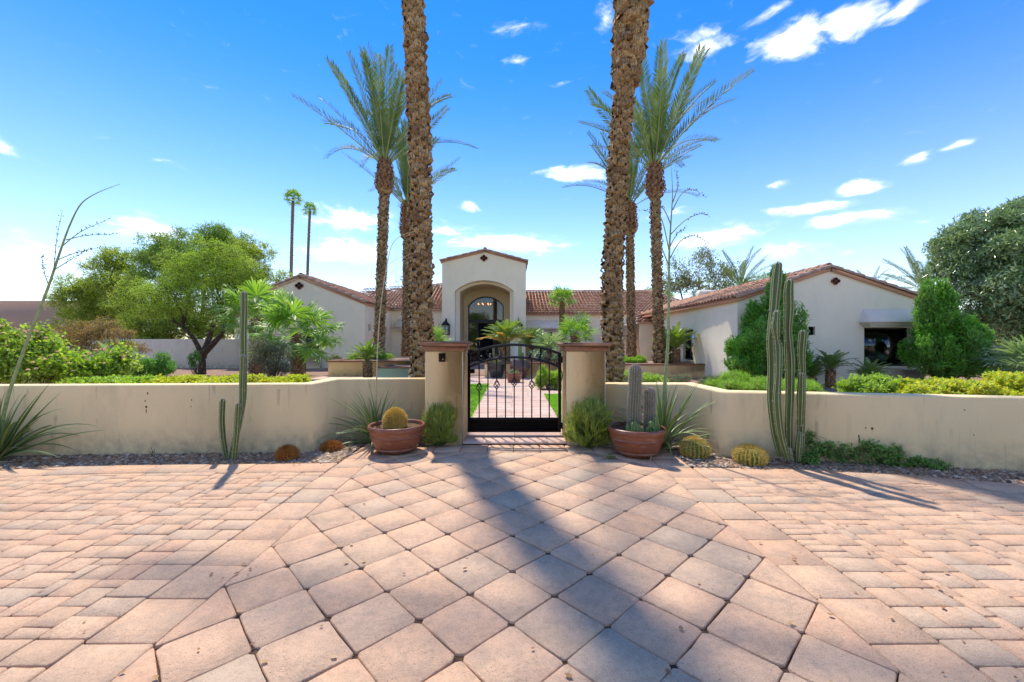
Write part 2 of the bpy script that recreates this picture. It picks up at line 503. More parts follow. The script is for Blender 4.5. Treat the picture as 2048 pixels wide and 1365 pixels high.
# ------------------------------------------------------------------ ground sheets
ground = MB().add([(-400, -60, -.055), (400, -60, -.055), (400, 900, -.055), (-400, 900, -.055)], np.array([[0, 1, 2, 3]]))
struct('ground', ground, plain('dry_ground', (.30, .23, .17), .95, .1, var=.3, nscale=.4))
gx, gy = np.meshgrid(np.linspace(-26, 26, 131), np.linspace(4.6, 34, 90))
gz = -.038 + .010 * np.sin(gx * 1.7 + np.cos(gy * 1.3) * 2) * np.cos(gy * 1.1)
ii = (np.arange(89)[:, None] * 131 + np.arange(130)[None]).reshape(-1, 1)
struct('garden_soil', MB().add(np.stack([gx, gy, gz], -1).reshape(-1, 3), ii + np.array([0, 1, 132, 131])), M['soil'], smooth=True)

# ------------------------------------------------------------------ paving
def clip(poly, a, b, c):
    """keep a*x + b*y <= c"""
    out = []
    for i in range(len(poly)):
        p, q = poly[i], poly[(i + 1) % len(poly)]
        dp, dq = a * p[0] + b * p[1] - c, a * q[0] + b * q[1] - c
        if dp <= 0: out.append(p)
        if dp * dq < 0:
            t = dp / (dp - dq); out.append((p[0] + t * (q[0] - p[0]), p[1] + t * (q[1] - p[1])))
    return out
def area(poly):
    return .5 * sum(poly[i][0] * poly[(i + 1) % len(poly)][1] - poly[(i + 1) % len(poly)][0] * poly[i][1] for i in range(len(poly)))
def paver(mb, poly, gap=.0035, r=.018, z=None, wob=.0035, mid=False, bev=.006, thick=.03):
    A = area(poly)
    if abs(A) < .0006: return False
    if A < 0: poly = poly[::-1]
    n = len(poly)
    poly = [np.array(p, float) for p in poly]
    # remove tiny edges
    q = [p for i, p in enumerate(poly) if np.linalg.norm(p - poly[i - 1]) > .012]
    if len(q) < 3: return False
    poly, n = q, len(q)
    pts = []
    for i in range(n):
        p, a, b = poly[i], poly[i - 1], poly[(i + 1) % n]
        la, lb = np.linalg.norm(a - p), np.linalg.norm(b - p)
        rr = min(r * rng.uniform(.6, 1.6), .3 * la, .3 * lb)
        pts += [p + (a - p) / la * rr, p + (b - p) / lb * rr]
        if mid: pts.append((p + b) / 2)
    pts = np.array(pts)
    c = pts.mean(0)
    ed = np.linalg.norm(np.roll(pts, -1, 0) - pts, axis=1).min(); wob = min(wob, .35 * ed); bev = min(bev, .45 * ed)
    # inset by the joint: move towards the centroid along averaged edge normals
    nx = np.roll(pts, -1, 0) - pts; nx /= np.linalg.norm(nx, axis=1)[:, None] + 1e-9
    en = np.stack([nx[:, 1], -nx[:, 0]], 1)
    vn = en + np.roll(en, 1, 0); vn /= np.linalg.norm(vn, axis=1)[:, None] + 1e-9
    o = pts - vn * (gap + rng.uniform(-wob * .4, wob, len(pts)))[:, None]
    t = o - vn * (bev * rng.uniform(.7, 1.5, len(pts)))[:, None]
    if z is None: z = rng.uniform(-.0025, .0025)
    tilt = rng.normal(size=2) * .006
    zt = z + (t - c) @ tilt
    m = len(pts)
    V = np.concatenate([np.column_stack([t, zt]), np.column_stack([o, zt - bev * 1.1]), np.column_stack([o, np.full(m, -thick)])])
    k = np.arange(m); k1 = (k + 1) % m
    mb.add(V, np.concatenate([np.stack([k1, k, k + m, k1 + m], -1), np.stack([k1 + m, k + m, k + 2 * m, k1 + 2 * m], -1)]))
    mb.f.append(np.array([list(range(m))]) + mb.n - 3 * m)
    return True

bed = MB().add([(-9.5, -3.2, -.02), (9.5, -3.2, -.02), (9.5, 3.4, -.02), (5.2, 4.12, -.02), (4.1, 4.45, -.02), (2.1, 4.62, -.02), (2.1, 5.7, -.02),
                (-2.1, 5.7, -.02), (-2.1, 4.77, -.02), (-4.2, 4.74, -.02), (-5.6, 4.55, -.02), (-9.5, 3.5, -.02)], [tuple(range(12))])
drive = struct('driveway', bed, M['joint'])
slab = MB().add([(-1.65, -3.2, -.014), (1.65, -3.2, -.014), (1.65, 5.68, -.014), (-1.65, 5.68, -.014)], np.array([[0, 1, 2, 3]]))
apron = struct('entrance_apron', slab, M['joint'])

D = .467
def sk(u, v): return (u, v - .045 * u)
diamonds, rest = [], MB()
for j in range(-13, 16):
    for i in range(-1, 9):
        for (cu, cv) in ((i + .5, j + 0.0), (i + 0.0, j + .5)):
            u, v = -1.635 + cu * D, 2.295 + cv * D
            poly = [(u - D / 2, v), (u, v - D / 2), (u + D / 2, v), (u, v + D / 2)]
            poly = clip(clip(poly, -1, 0, 1.652), 1, 0, 1.652)
            if len(poly) < 3: continue
            poly = [sk(*q) for q in poly]
            poly = clip(clip(poly, 0, 1, 5.235), 0, -1, 3.1)
            if len(poly) < 3 or abs(area(poly)) < .002: continue
            diamonds.append(poly)
for poly in sorted(diamonds, key=lambda q: abs(np.mean([a[1] for a in q]) - 3.4)):
    y = np.mean([a[1] for a in poly])
    if y > 1.25:
        mb = MB()
        if paver(mb, poly, .0024, .019, mid=True, bev=.0045, wob=.0055): part('paver', mb, M['paver'], apron)
    else: paver(rest, poly, .0035, .030, bev=.008)
# course of cross-laid pavers at the head of the apron
for k in range(10):
    x0 = -1.69 + k * .342
    mb = MB(); paver(mb, [(x0, 5.24), (x0 + .342, 5.24), (x0 + .342, 5.60), (x0, 5.60)], .003, .02, mid=True); part('paver', mb, M['paver'], apron)
part('paver_field', rest, M['paver'], apron, kind='stuff')

EL = [(-9.5, 3.42), (-5.6, 4.50), (-4.9, 4.66), (-4.0, 4.735), (-2.0, 4.77)]
ER = [(2.0, 4.60), (2.9, 4.565), (3.9, 4.46), (5.03, 4.08), (6.5, 3.55), (9.5, 2.4)]
def edge_planes(pts, off):
    pl = []
    for (x0, y0), (x1, y1) in zip(pts, pts[1:]):
        nx, ny = -(y1 - y0), (x1 - x0); l = math.hypot(nx, ny); nx /= l; ny /= l
        pl.append((nx, ny, nx * x0 + ny * y0 - off))
    return pl
allp = []
for side, E in ((-1, EL), (1, ER)):
    # large pavers beside the diamond strip
    k = 0
    y = -3.1
    yt = 5.70 if side < 0 else 5.62
    while y < yt - .05:
        y2 = min(y + .335, yt)
        x0, x1 = sorted((side * 1.652, side * 1.988))
        allp.append([(x0, y - side * -.0), (x1, y), (x1, y2), (x0, y2)]); y = y2
    # soldier course along the gravel
    seg = np.array(E, float); d = np.r_[0, np.cumsum(np.linalg.norm(np.diff(seg, axis=0), axis=1))]
    s = np.arange(0, d[-1] + .01, .52)
    s[-1] = d[-1]
    def at(t):
        p = np.array([np.interp(t, d, seg[:, 0]), np.interp(t, d, seg[:, 1])])
        q = np.array([np.interp(t + .05, d, seg[:, 0]), np.interp(t + .05, d, seg[:, 1])]) - np.array([np.interp(t - .05, d, seg[:, 0]), np.interp(t - .05, d, seg[:, 1])])
        q /= np.linalg.norm(q); return p, np.array([q[1], -q[0]])
    for a, b in zip(s[:-1], s[1:]):
        pa, na = at(a); pb, nb = at(b)
        allp.append([tuple(pa + na * .32), tuple(pb + nb * .32), tuple(pb), tuple(pa)])
    # random three-size fill
    U = .0815
    nx, ny = int(7.4 / U), int(8.0 / U)
    occ = np.zeros((nx, ny), bool)
    pl = edge_planes(E, .325)
    order = [(3, 2), (2, 2), (3, 2), (2, 1), (4, 2), (3, 1), (2, 2)]
    wts = np.array([.36, .2, .1, .08, .1, .08, .08])
    for jy in range(ny):
        for ix in range(nx):
            if occ[ix, jy]: continue
            c = [order[t] for t in rng.choice(len(order), 3, p=wts)] + [(2, 1), (1, 2), (1, 1)]
            for w, h in c:
                if ix + w <= nx and jy + h <= ny and not occ[ix:ix + w, jy:jy + h].any():
                    occ[ix:ix + w, jy:jy + h] = True
                    xa, xb = 1.995 + ix * U, 1.995 + (ix + w) * U
                    ya, yb = -3.1 + jy * U, -3.1 + (jy + h) * U
                    poly = [(xa, ya), (xb, ya), (xb, yb), (xa, yb)] if side > 0 else [(-xb, ya), (-xa, ya), (-xa, yb), (-xb, yb)]
                    for a, b, cc in pl:
                        if poly: poly = clip(poly, a, b, cc)
                    if len(poly) >= 3 and abs(area(poly)) > .0015: allp.append(poly)
                    break
def screen_size(poly):
    c = np.mean(poly, axis=0)
    if c[1] < 1.4: return 0
    px, py = c[0] / c[1] * F, EYE / c[1] * F
    if abs(px) > 1060 or py > 720: return 0
    return abs(area(poly)) / c[1] ** 3
allp.sort(key=lambda q: -screen_size(q))
rest = MB(); cnt = 0
for poly in allp:
    if cnt < 296 and screen_size(poly) > 0:
        mb = MB()
        if paver(mb, poly, .0016, .009, mid=screen_size(poly) > .0035, wob=.004): part('paver', mb, M['paver'], drive); cnt += 1
    else: paver(rest, poly, .0016, .010)
part('paver_field', rest, M['paver'], drive, kind='stuff')

# threshold step under the gate and the garden path
thr = struct('threshold_step', MB().box(-.80, .86, 5.61, 6.75, -.03, .012), M['joint'])
for k in range(4):
    x0 = -.84 + k * .44
    mb = MB(); paver(mb, [(x0, 5.61), (x0 + .44, 5.61), (x0 + .44, 5.98), (x0, 5.98)], .0015, .008, z=.03, thick=0.0); part('paver', mb, M['path'], thr)
    mb = MB(); paver(mb, [(x0, 5.98), (x0 + .44, 5.98), (x0 + .44, 6.72), (x0, 6.72)], .0015, .008, z=.03, thick=0.0); part('paver', mb, M['path'], thr)
pathm = MB()
pb = MB().box(-.72, .80, 6.75, 14.2, -.05, -.012).box(-7.5, .9, 13.6, 16.0, -.05, -.0125).box(.78, 6, 11.0, 11.7, -.05, -.0128)
path = struct('garden_path', pb, M['joint'])
slabs = []
y = 6.75
while y < 13.6:
    x = -.74 + rng.uniform(-.04, .02)
    while x < .80:
        w = rng.choice([.44, .60, .75]); slabs.append([(x, y), (min(x + w, .84), y), (min(x + w, .84), y + .33), (x, y + .33)]); x += w
    y += .33
for yy in np.arange(13.6, 16.0, .4):
    for xx in np.arange(-7.5, .9, .4): slabs.append([(xx, yy), (xx + .4, yy), (xx + .4, yy + .4), (xx, yy + .4)])
for xx in np.arange(.82, 6, .35):
    for yy in (11.0, 11.35): slabs.append([(xx, yy), (xx + .35, yy), (xx + .35, yy + .35), (xx, yy + .35)])
for sgrid in slabs:
    mb = MB()
    if paver(mb, sgrid, .001, .006, thick=.04, bev=.003): part('paver', mb, M['path'], path)

# lawns behind the gate
lawn = MB().box(-6, -.75, 7.0, 13.5, -.05, .005).box(.86, 6, 7.0, 10.9, -.05, .005)
lw = struct('lawn', lawn, M['lawn'])
n = 46000
lx = np.where(rng.rand(n) < .55, rng.uniform(-3.2, -.72, n), rng.uniform(.83, 2.6, n)); ly = rng.uniform(7.0, 13.5, n)
keep = (lx < 0) | (ly < 10.9); lx, ly = lx[keep], ly[keep]; n = len(lx)
dd = np.stack([rng.normal(0, .35, n), rng.normal(0, .35, n), np.ones(n)], -1)
gb = MB().leaves(np.stack([lx, ly, np.zeros(n)], -1), dd, rand_dirs(n), rng.uniform(.03, .06, n), .008)
part('grass', gb, M['blade'], None, kind='stuff')

# gravel in the beds before the walls
def stones(name, regions, size=(.010, .022), seed=3):
    r = np.random.RandomState(seed)
    g = (1 + 5 ** .5) / 2
    iv = np.array([(-1, g, 0), (1, g, 0), (-1, -g, 0), (1, -g, 0), (0, -1, g), (0, 1, g), (0, -1, -g), (0, 1, -g), (g, 0, -1), (g, 0, 1), (-g, 0, -1), (-g, 0, 1)]) / 1.9
    itf = np.array([(0, 11, 5), (0, 5, 1), (0, 1, 7), (0, 7, 10), (0, 10, 11), (1, 5, 9), (5, 11, 4), (11, 10, 2), (10, 7, 6), (7, 1, 8), (3, 9, 4), (3, 4, 2), (3, 2, 6), (3, 6, 8), (3, 8, 9), (4, 9, 5), (2, 4, 11), (6, 2, 10), (8, 6, 7), (9, 8, 1)])
    mb = MB()
    for (fx, n) in regions:
        xy = fx(r, n); n = len(xy)
        s = r.uniform(*size, n) * r.choice([1, 1, 1.5], n)
        a = r.uniform(0, 6.28, n); ca, sa = np.cos(a), np.sin(a)
        sc = np.stack([s * r.uniform(.8, 1.5, n), s * r.uniform(.6, 1, n), s * r.uniform(.4, .7, n)], -1)
        v = iv[None] * sc[:, None] * r.uniform(.75, 1.25, (n, 12, 1))
        v = np.stack([v[..., 0] * ca[:, None] - v[..., 1] * sa[:, None], v[..., 0] * sa[:, None] + v[..., 1] * ca[:, None], v[..., 2]], -1)
        v += np.stack([xy[:, 0], xy[:, 1], -.012 + r.uniform(0, .014, n)], -1)[:, None]
        f = itf[None] + (np.arange(n) * 12)[:, None, None]
        mb.add(v.reshape(-1, 3), f.reshape(-1, 3))
    part(name, mb, M['gravel'], None, kind='stuff')
def reg_left(r, n):
    x = r.uniform(-7.5, -2.0, n); lo = np.interp(x, [p[0] for p in EL], [p[1] for p in EL]); hi = 5.03 + (x + 7) * .048
    return np.stack([x, lo + r.rand(n) * (hi - lo)], -1)
def reg_lrec(r, n):
    return np.stack([r.uniform(-2.5, -2.02, n), r.uniform(4.78, 5.95, n)], -1)
def reg_lrec2(r, n):
    return np.stack([r.uniform(-2.02, -.82, n), r.uniform(5.63, 5.95, n)], -1)
def reg_rrec2(r, n):
    return np.stack([r.uniform(.88, 2.6, n), r.uniform(5.63, 5.95, n)], -1)
def reg_rrec(r, n):
    p = np.stack([r.uniform(2.0, 2.55, n), r.uniform(4.63, 5.95, n)], -1); return p
def reg_right(r, n):
    x = r.uniform(2.5, 7.5, n); lo = np.interp(x, [p[0] for p in ER], [p[1] for p in ER]); hi = 5.04 - (x - 2.5) * .19
    return np.stack([x, lo + r.rand(n) * (hi - lo)], -1)
stones('gravel', [(reg_left, 8500), (reg_lrec, 2300), (reg_lrec2, 1200), (reg_rrec2, 1500), (reg_rrec, 2600), (reg_right, 7000)])

# ------------------------------------------------------------------ garden walls
def wall_run(pts, t, h, c=.022, side=1, hs=None):
    """sweep a chamfered section along pts (front face line); body lies on side of the line"""
    pts = np.array(pts, float); n = len(pts)
    mb = MB(); d = np.diff(pts, axis=0); d /= np.linalg.norm(d, axis=1)[:, None]
    nn = np.stack([-d[:, 1], d[:, 0]], 1) * side
    off = []
    for i in range(n):
        a = nn[max(i - 1, 0)]; b = nn[min(i, n - 2)]
        m = a + b; m /= np.linalg.norm(m); off.append(m / max(.3, np.dot(m, b)))
    off = np.array(off)
    prof = [(0, -.06), (0, 0.0), (0, h - c), (c * .3, h - c * .3), (c, h), (t - c, h), (t - c * .3, h - c * .3), (t, h - c), (t, -.06)]
    V = []
    for i in range(n):
        hh = 1 if hs is None else hs[i] / h
        for (a, z) in prof: V.append((*(pts[i] + off[i] * a), z * hh))
    m = len(prof); f = []
    for i in range(n - 1):
        for k in range(m - 1):
            q = (i * m + k, (i + 1) * m + k, (i + 1) * m + k + 1, i * m + k + 1)
            f.append(q if side > 0 else q[::-1])
    f.append(tuple(range(m))[::-1] if side < 0 else tuple(range(m))); f.append(tuple((n - 1) * m + k for k in range(m))[::-1])
    return mb.add(V, f)
wl = solo('garden_wall', wall_run([(-11, 4.75), (-6.5, 5.03), (-2.52, 5.24), (-2.49, 5.95), (-1.15, 5.95)], .2, .86), M['cream'],
          'low cream stucco garden wall running from the left edge to the left gate pillar', 'wall')
wr = solo('garden_wall', wall_run([(1.22, 5.95), (2.48, 5.95), (2.52, 5.03), (5.5, 4.47), (10, 3.4)], .2, .79), M['cream'],
          'low cream stucco garden wall running from the right gate pillar past the three tall cacti', 'wall')
# insect holes and rust stains on the walls
def marks(parent, lst, fn):
    for (px, py, w, h) in lst:
        Y = fn(px); p = P(px, py, Y - .004)
        k = rng.randint(6, 9); a = np.arange(k) * 2 * math.pi / k
        rr = rng.uniform(.6, 1.1, k)
        v = np.stack([p[0] + np.cos(a) * w / F * Y * rr / 2, np.full(k, p[1]), p[2] + np.sin(a) * h / F * Y * rr / 2], -1)
        fr = v.copy(); fr[:, 1] += .006
        f = [tuple(range(k))] + [(i, (i + 1) % k, (i + 1) % k + k, i + k) for i in range(k)]
        part('wall_mark', MB().add(np.concatenate([v, fr]), f), M['stain'], parent)
M['stain'] = plain('rust_stain', (.10, .06, .035), .9, .1)
marks(wl, [(295, 787, 2, 7), (292, 814, 4, 5), (292, 822, 1.5, 8), (290, 802, 1.5, 4), (383, 800, 1.5, 4), (382, 813, 1.5, 3)],
      lambda px: 5.03 + (5.24 - 5.03) * (((px - 1024) / F * 5.15) + 6.5) / 3.98)
def yr(px):
    t = (px - 1024) / F; return (5.03 + .188 * 2.52) / (1 + .188 * t)
marks(wr, [(1745, 857, 5, 6), (1732, 856, 2, 5), (1718, 873, 2.5, 9), (1719, 880, 2, 9), (1930, 820, 4, 2), (1948, 870, 3, 2)], yr)

def pillar(x0, x1, label, capd):
    t = thing('gate_pillar', label, 'pillar', ((x0 + x1) / 2, 5.88, 0))
    part('pillar_body', MB().bbox(x0, x1, 5.60, 6.16, -.05, 1.27, .012), M['pillar'], t, world=True)
    part('cap_base', MB().bbox(x0 - .03, x1 + .03, 5.57, 6.19, 1.265, 1.335, .008), M['cap'], t, world=True)
    part('cap_slab', MB().bbox(x0 - .075, x1 + .075, 5.52, 6.24, 1.332, 1.395 + capd, .022), M['cap'], t, world=True)
    return t
pl_ = pillar(-1.172, -.66, 'left cream gate pillar with terracotta cap and small black doorbell box', .002)
pr_ = pillar(.735, 1.262, 'right cream gate pillar with terracotta cap beside the gate hinges', -.018)
for o in list(pr_.children):
    pass
mb = MB().bbox(-.985, -.905, 5.575, 5.605, 1.12, 1.235, .004)
bell = thing('doorbell', 'small black doorbell box mounted on the left gate pillar', 'doorbell', (-.945, 5.60, 1.12))
part('housing', mb, M['iron'], bell, world=True)
part('button', MB().tube([(-.928, 5.578, 1.155), (-.928, 5.568, 1.155)], .010, 10), plain('brass', (.6, .42, .12), .35, .5, .8), bell, world=True)

# ------------------------------------------------------------------ gate
GY = 6.05
gate = thing('garden_gate', 'black wrought iron arched gate with scrolls and basket bars between the pillars', 'gate', (.035, GY, 0))
gx0, gx1 = -.648, .713; gcx = (gx0 + gx1) / 2; gw = (gx1 - gx0) / 2
def arc(zs, zc, w=None, n=25):
    w = w or gw; s = zc - zs; R = (w * w + s * s) / (2 * s)
    x = np.linspace(-w, w, n); z = zc - R + np.sqrt(R * R - x * x)
    return np.stack([gcx + x, np.full(n, GY), z], -1)
def flatbar(pts, w, d):
    """rectangular section bar along pts in the gate plane, w in plane, d in depth"""
    pts = np.asarray(pts); t = np.gradient(pts, axis=0); t /= np.linalg.norm(t, axis=1)[:, None]
    nrm = np.stack([-t[:, 2], np.zeros(len(t)), t[:, 0]], -1)
    y = np.array([0, 1, 0]); mb = MB(); m = len(pts)
    V = np.concatenate([np.stack([p + n_ * a * w / 2 + y * b * d / 2 for a, b in ((-1, -1), (1, -1), (1, 1), (-1, 1))]) for p, n_ in zip(pts, nrm)])
    i = np.arange(m - 1)[:, None] * 4; j = np.arange(4)[None]; k = (j + 1) % 4
    mb.add(V, np.stack([i + j, i + k, i + 4 + k, i + 4 + j], -1).reshape(-1, 4))
    mb.f.append(np.array([[0, 1, 2, 3], [4 * m - 1, 4 * m - 2, 4 * m - 3, 4 * m - 4]]))
    return mb
part('stile', MB().bbox(gx0, gx0 + .042, GY - .022, GY + .022, .075, 1.215, .003), M['iron'], gate, world=True)
part('stile', MB().bbox(gx1 - .042, gx1, GY - .022, GY + .022, .075, 1.215, .003), M['iron'], gate, world=True)
part('top_rail', flatbar(arc(1.205, 1.345), .038, .044), M['iron'], gate, world=True)
part('middle_rail', flatbar(arc(1.03, 1.165, gw - .04), .034, .036), M['iron'], gate, world=True)
part('kick_plate', MB().bbox(gx0 + .042, gx1 - .042, GY - .006, GY + .006, .10, .26, .002), M['iron'], gate, world=True)
part('bottom_rail', MB().bbox(gx0 + .042, gx1 - .042, GY - .02, GY + .02, .075, .112, .003), M['iron'], gate, world=True)
part('lower_rail', MB().bbox(gx0 + .042, gx1 - .042, GY - .02, GY + .02, .250, .285, .003), M['iron'], gate, world=True)
A1 = arc(1.03, 1.165, gw - .04, 101); A2 = arc(1.205, 1.345, None, 101)
for k in range(9):
    x = gcx + (k - 4) * .1275
    zt = np.interp(x, A1[:, 0], A1[:, 2])
    if k in (3, 7): zt = np.interp(x, A2[:, 0], A2[:, 2])
    if k % 2:
        b = part('bar', MB().box(x - .0085, x + .0085, GY - .0085, GY + .0085, .283, zt), M['iron'], gate, world=True)
    else:
        zb = .80 - abs(k - 4) * .018
        b = part('bar', MB().box(x - .0085, x + .0085, GY - .0085, GY + .0085, .283, zb - .06).box(x - .0085, x + .0085, GY - .0085, GY + .0085, zb + .06, zt), M['iron'], gate, world=True)
        bk = MB()
        for q in range(4):
            s = np.linspace(0, 1, 12); a = q * math.pi / 2 + s * math.pi * 1.0 + .4
            rr = np.sin(s * math.pi) * .040 + .003
            bk.tube(np.stack([x + np.cos(a) * rr, GY + np.sin(a) * rr, zb - .062 + s * .124], -1), .0066, 5)
        bk.box(x - .010, x + .010, GY - .010, GY + .010, zb - .072, zb - .056).box(x - .010, x + .010, GY - .010, GY + .010, zb + .056, zb + .072)
        part('basket', bk, M['iron'], b, world=False).matrix_parent_inverse = Matrix.Translation([-q for q in (gcx - gcx + .035, GY, 0)]) if False else Matrix.Identity(4)
        bo = b.children[0]; bo.data.transform(Matrix.Translation((-.035, -GY, 0)))
for sgn in (-1, 1):
    for q, xo in enumerate((.07, .20, .33, .47)):
        x = gcx + sgn * (gw - xo) if True else 0
        z0 = np.interp(x, A1[:, 0], A1[:, 2]); z1 = np.interp(x, A2[:, 0], A2[:, 2])
        r0 = .046 - q * .002
        s = np.linspace(0, 1, 34)
        a = -math.pi / 2 * 1.0 + sgn * s * 3.6 * math.pi / 1.25
        rr = .006 + (r0 - .006) * (1 - s)
        cz = z0 + .014 + r0
        sp = np.stack([x + np.cos(a) * rr * sgn * 1.0, np.full(34, GY), cz + np.sin(a) * rr], -1)
        tail = np.array([[x - sgn * (.075 - .02 * u) * (1 - u) * 1.0 + sp[0, 0] * 0, GY, (z1 - .03) * (1 - u) + sp[0, 2] * u] for u in np.linspace(0, .92, 8)])
        tail[:, 0] = np.interp(np.linspace(0, .92, 8), [0, .5, 1], [x + sgn * .055, x + sgn * .052, sp[0, 0]])
        part('scroll', MB().tube(np.concatenate([tail, sp]), .0076, 5), M['iron'], gate, world=True)
        s2 = np.linspace(0, 1, 20); a2 = math.pi / 2 - sgn * s2 * 3.0 * math.pi / 1.2; r2 = .003 + .020 * (1 - s2)
        part('scroll', MB().tube(np.stack([x + sgn * .055 - sgn * .02 + np.cos(a2) * r2, np.full(20, GY), z1 - .042 + np.sin(a2) * r2], -1), .0068, 5), M['iron'], gate, world=True)
part('latch_box', MB().bbox(gx0 + .03, gx0 + .105, GY - .035, GY + .035, .93, .995, .004), M['iron'], gate, world=True)
for z in (1.13, .17):
    part('hinge', MB().bbox(gx1 - .005, gx1 + .024, GY - .03, GY + .03, z - .045, z + .045, .004), M['iron'], gate, world=True)
s = np.linspace(0, math.pi, 12)
part('pull_handle', MB().tube(np.stack([np.full(12, gx1 - .02) + np.sin(s) * .035, np.full(12, GY - .03), .90 - np.cos(s) * .09], -1), .007, 6), M['iron'], gate, world=True)
# ------------------------------------------------------------------ house
def wallpoly(mb, outer, holes, O, U, n, depth=.18):
    """outer/holes in (u, z); O origin, U along wall, n pointing into the house"""
    O, U, n = (np.array(q, float) for q in (O, U, n))
    def w(q, d=0): return O + U * q[0] + np.array([0, 0, 1.0]) * q[1] + n * d
    pts = [q for l in [outer] + holes for q in l]
    tri = tessellate_polygon([[Vector((q[0], q[1], 0)) for q in l] for l in [outer] + holes])
    front = [w(q) for q in pts]
    fl = []
    for t in tri:
        a, b, c = (front[i] for i in t)
        fl.append(tuple(t) if np.dot(np.cross(b - a, c - a), n) < 0 else tuple(t)[::-1])
    mb.add(front, fl)
    for h in holes:
        m = len(h)
        V = [w(q) for q in h] + [w(q, depth) for q in h]
        mb.add(V, [(i, (i + 1) % m, (i + 1) % m + m, i + m) for i in range(m)])
    return mb
def rect(u0, u1, z0, z1): return [(u0, z0), (u1, z0), (u1, z1), (u0, z1)]
def archpoly(u0, u1, zb, zs, zt, n=20):
    w = (u1 - u0) / 2; c = (u0 + u1) / 2; s = zt - zs; R = (w * w + s * s) / (2 * s)
    x = np.linspace(w, -w, n)
    return [(u0, zb), (u1, zb)] + [(c + q, zt - R + math.sqrt(max(0, R * R - q * q))) for q in x]

house = thing('house', 'single storey white stucco house with clay tile roofs and an arched entrance portal', 'house', (0, 25, 0))
def hp(name, mb, mat, **k): return part(name, mb, mat, house, world=True, **k)
def sub(name, mb, mat, par, **k): return part(name, mb, mat, par, world=True, **k)

# --- portal
PX0, PX1, PY = -4.21, .84, 25.0
pk = -1.62
outer = [(PX0, 0), (PX1, 0), (PX1, 6.18), (pk, 6.82), (PX0, 6.22)]
port = MB()
vent_c = (-1.70, 6.36)
wallpoly(port, outer, [archpoly(-3.44, .09, -.0, 4.42, 5.06)], (0, PY, 0), (1, 0, 0), (0, 1, 0), .55)
port.add([(PX0, PY, 0), (PX0, 33, 0), (PX0, 33, 6.22), (PX0, PY, 6.22)], np.array([[0, 3, 2, 1]]))
port.add([(PX1, PY, 0), (PX1, 33, 0), (PX1, 33, 6.18), (PX1, PY, 6.18)], np.array([[0, 1, 2, 3]]))
port.add([(PX0, 33, 0), (PX1, 33, 0), (PX1, 33, 6.18), (pk, 33, 6.82), (PX0, 33, 6.22)], [(4, 3, 2, 1, 0)])
hp('portal_wall', port, M['wall'])
inn = MB()
ap = archpoly(-3.22, -.13, 0, 4.42, 4.92)
m = len(ap)
# stepped inner arch and vaulted recess back to the door wall
wf = MB(); wallpoly(wf, [(-4.0, 0), (.6, 0), (.6, 5.6), (-4.0, 5.6)], [ap], (0, PY + .55, 0), (1, 0, 0), (0, 1, 0), .35)
hp('arch_wall', wf, M['wall'])
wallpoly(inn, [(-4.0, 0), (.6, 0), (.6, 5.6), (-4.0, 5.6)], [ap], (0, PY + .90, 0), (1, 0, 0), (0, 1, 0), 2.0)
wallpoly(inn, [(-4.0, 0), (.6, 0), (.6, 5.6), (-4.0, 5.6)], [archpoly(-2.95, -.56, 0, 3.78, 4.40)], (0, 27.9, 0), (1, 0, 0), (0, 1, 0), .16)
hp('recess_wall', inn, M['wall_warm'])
hp('porch_floor', MB().box(-3.9, .5, PY + .02, 27.9, -.04, .05), M['path'])

# --- entrance glazing and door
def glass_mat(name, tint, tr):
    k = Mat(name)
    g = k.N('BsdfGlossy'); g.inputs['Roughness'].default_value = .03; g.inputs['Color'].default_value = (.62, .66, .68, 1)
    t = k.N('BsdfTransparent'); t.inputs[0].default_value = (*tint, 1)
    fr = k.N('Fresnel'); fr.inputs[0].default_value = 1.6
    f = k.rmap(fr.outputs[0], 0, 1, tr, 1.0)
    nz = k.bump(k.noise(k.pos(1.2), 1, 2), .02, .02); k.L(nz, g.inputs['Normal'])
    mx = k.N('MixShader'); k.L(f, mx.inputs[0]); k.L(t.outputs[0], mx.inputs[1]); k.L(g.outputs[0], mx.inputs[2])
    return k.done(mx)
M['glass'] = glass_mat('window_glass', (.85, .83, .78), .05)
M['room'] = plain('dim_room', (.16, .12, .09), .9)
M['slat'] = plain('wood_blind', (.50, .30, .17), .5)
M['shutter'] = plain('white_shutter', (.62, .66, .60), .5)
ent = hp('entrance_window', MB(), M['dark']) if False else None
fr = MB()
DY = 27.98
A = archpoly(-2.95, -.56, 0, 3.78, 4.40, 24); B = archpoly(-2.95 + .075, -.56 - .075, .05, 3.76, 4.32, 24)
wallpoly(fr, A, [rect(-2.87, -2.34, .1, 2.66), rect(-1.24, -.64, .1, 2.66), [(-2.87, 2.83), (-1.20, 2.83)] + [(a, b) for a, b in B[2:] if a < -1.20] , [(-1.14, 2.83), (-.64, 2.83)] + [(a, b) for a, b in B[2:] if a > -1.14]] if False else
         [rect(-2.87, -2.34, .1, 2.66), rect(-2.26, -1.26, .06, 2.60), rect(-1.18, -.64, .1, 2.66), [(-2.87, 2.83), (-.64, 2.83)] + B[2:]], (0, DY, 0), (1, 0, 0), (0, 1, 0), .07)
frame = hp('entrance_frame', fr, M['dark'])
for q in (rect(-2.87, -2.34, .1, 2.66), rect(-1.18, -.64, .1, 2.66), [(-2.87, 2.83), (-.64, 2.83)] + B[2:]):
    sub('pane', MB().add([(a, DY + .04, z) for a, z in q], [tuple(range(len(q)))]), M['glass'], frame)
sub('mullion', MB().box(-1.79, -1.75, DY + .0, DY + .03, 2.83, 3.0), M['dark'], frame)
door = hp('front_door', MB().bbox(-2.255, -1.265, DY + .03, DY + .08, .06, 2.595, .006), M['door'])
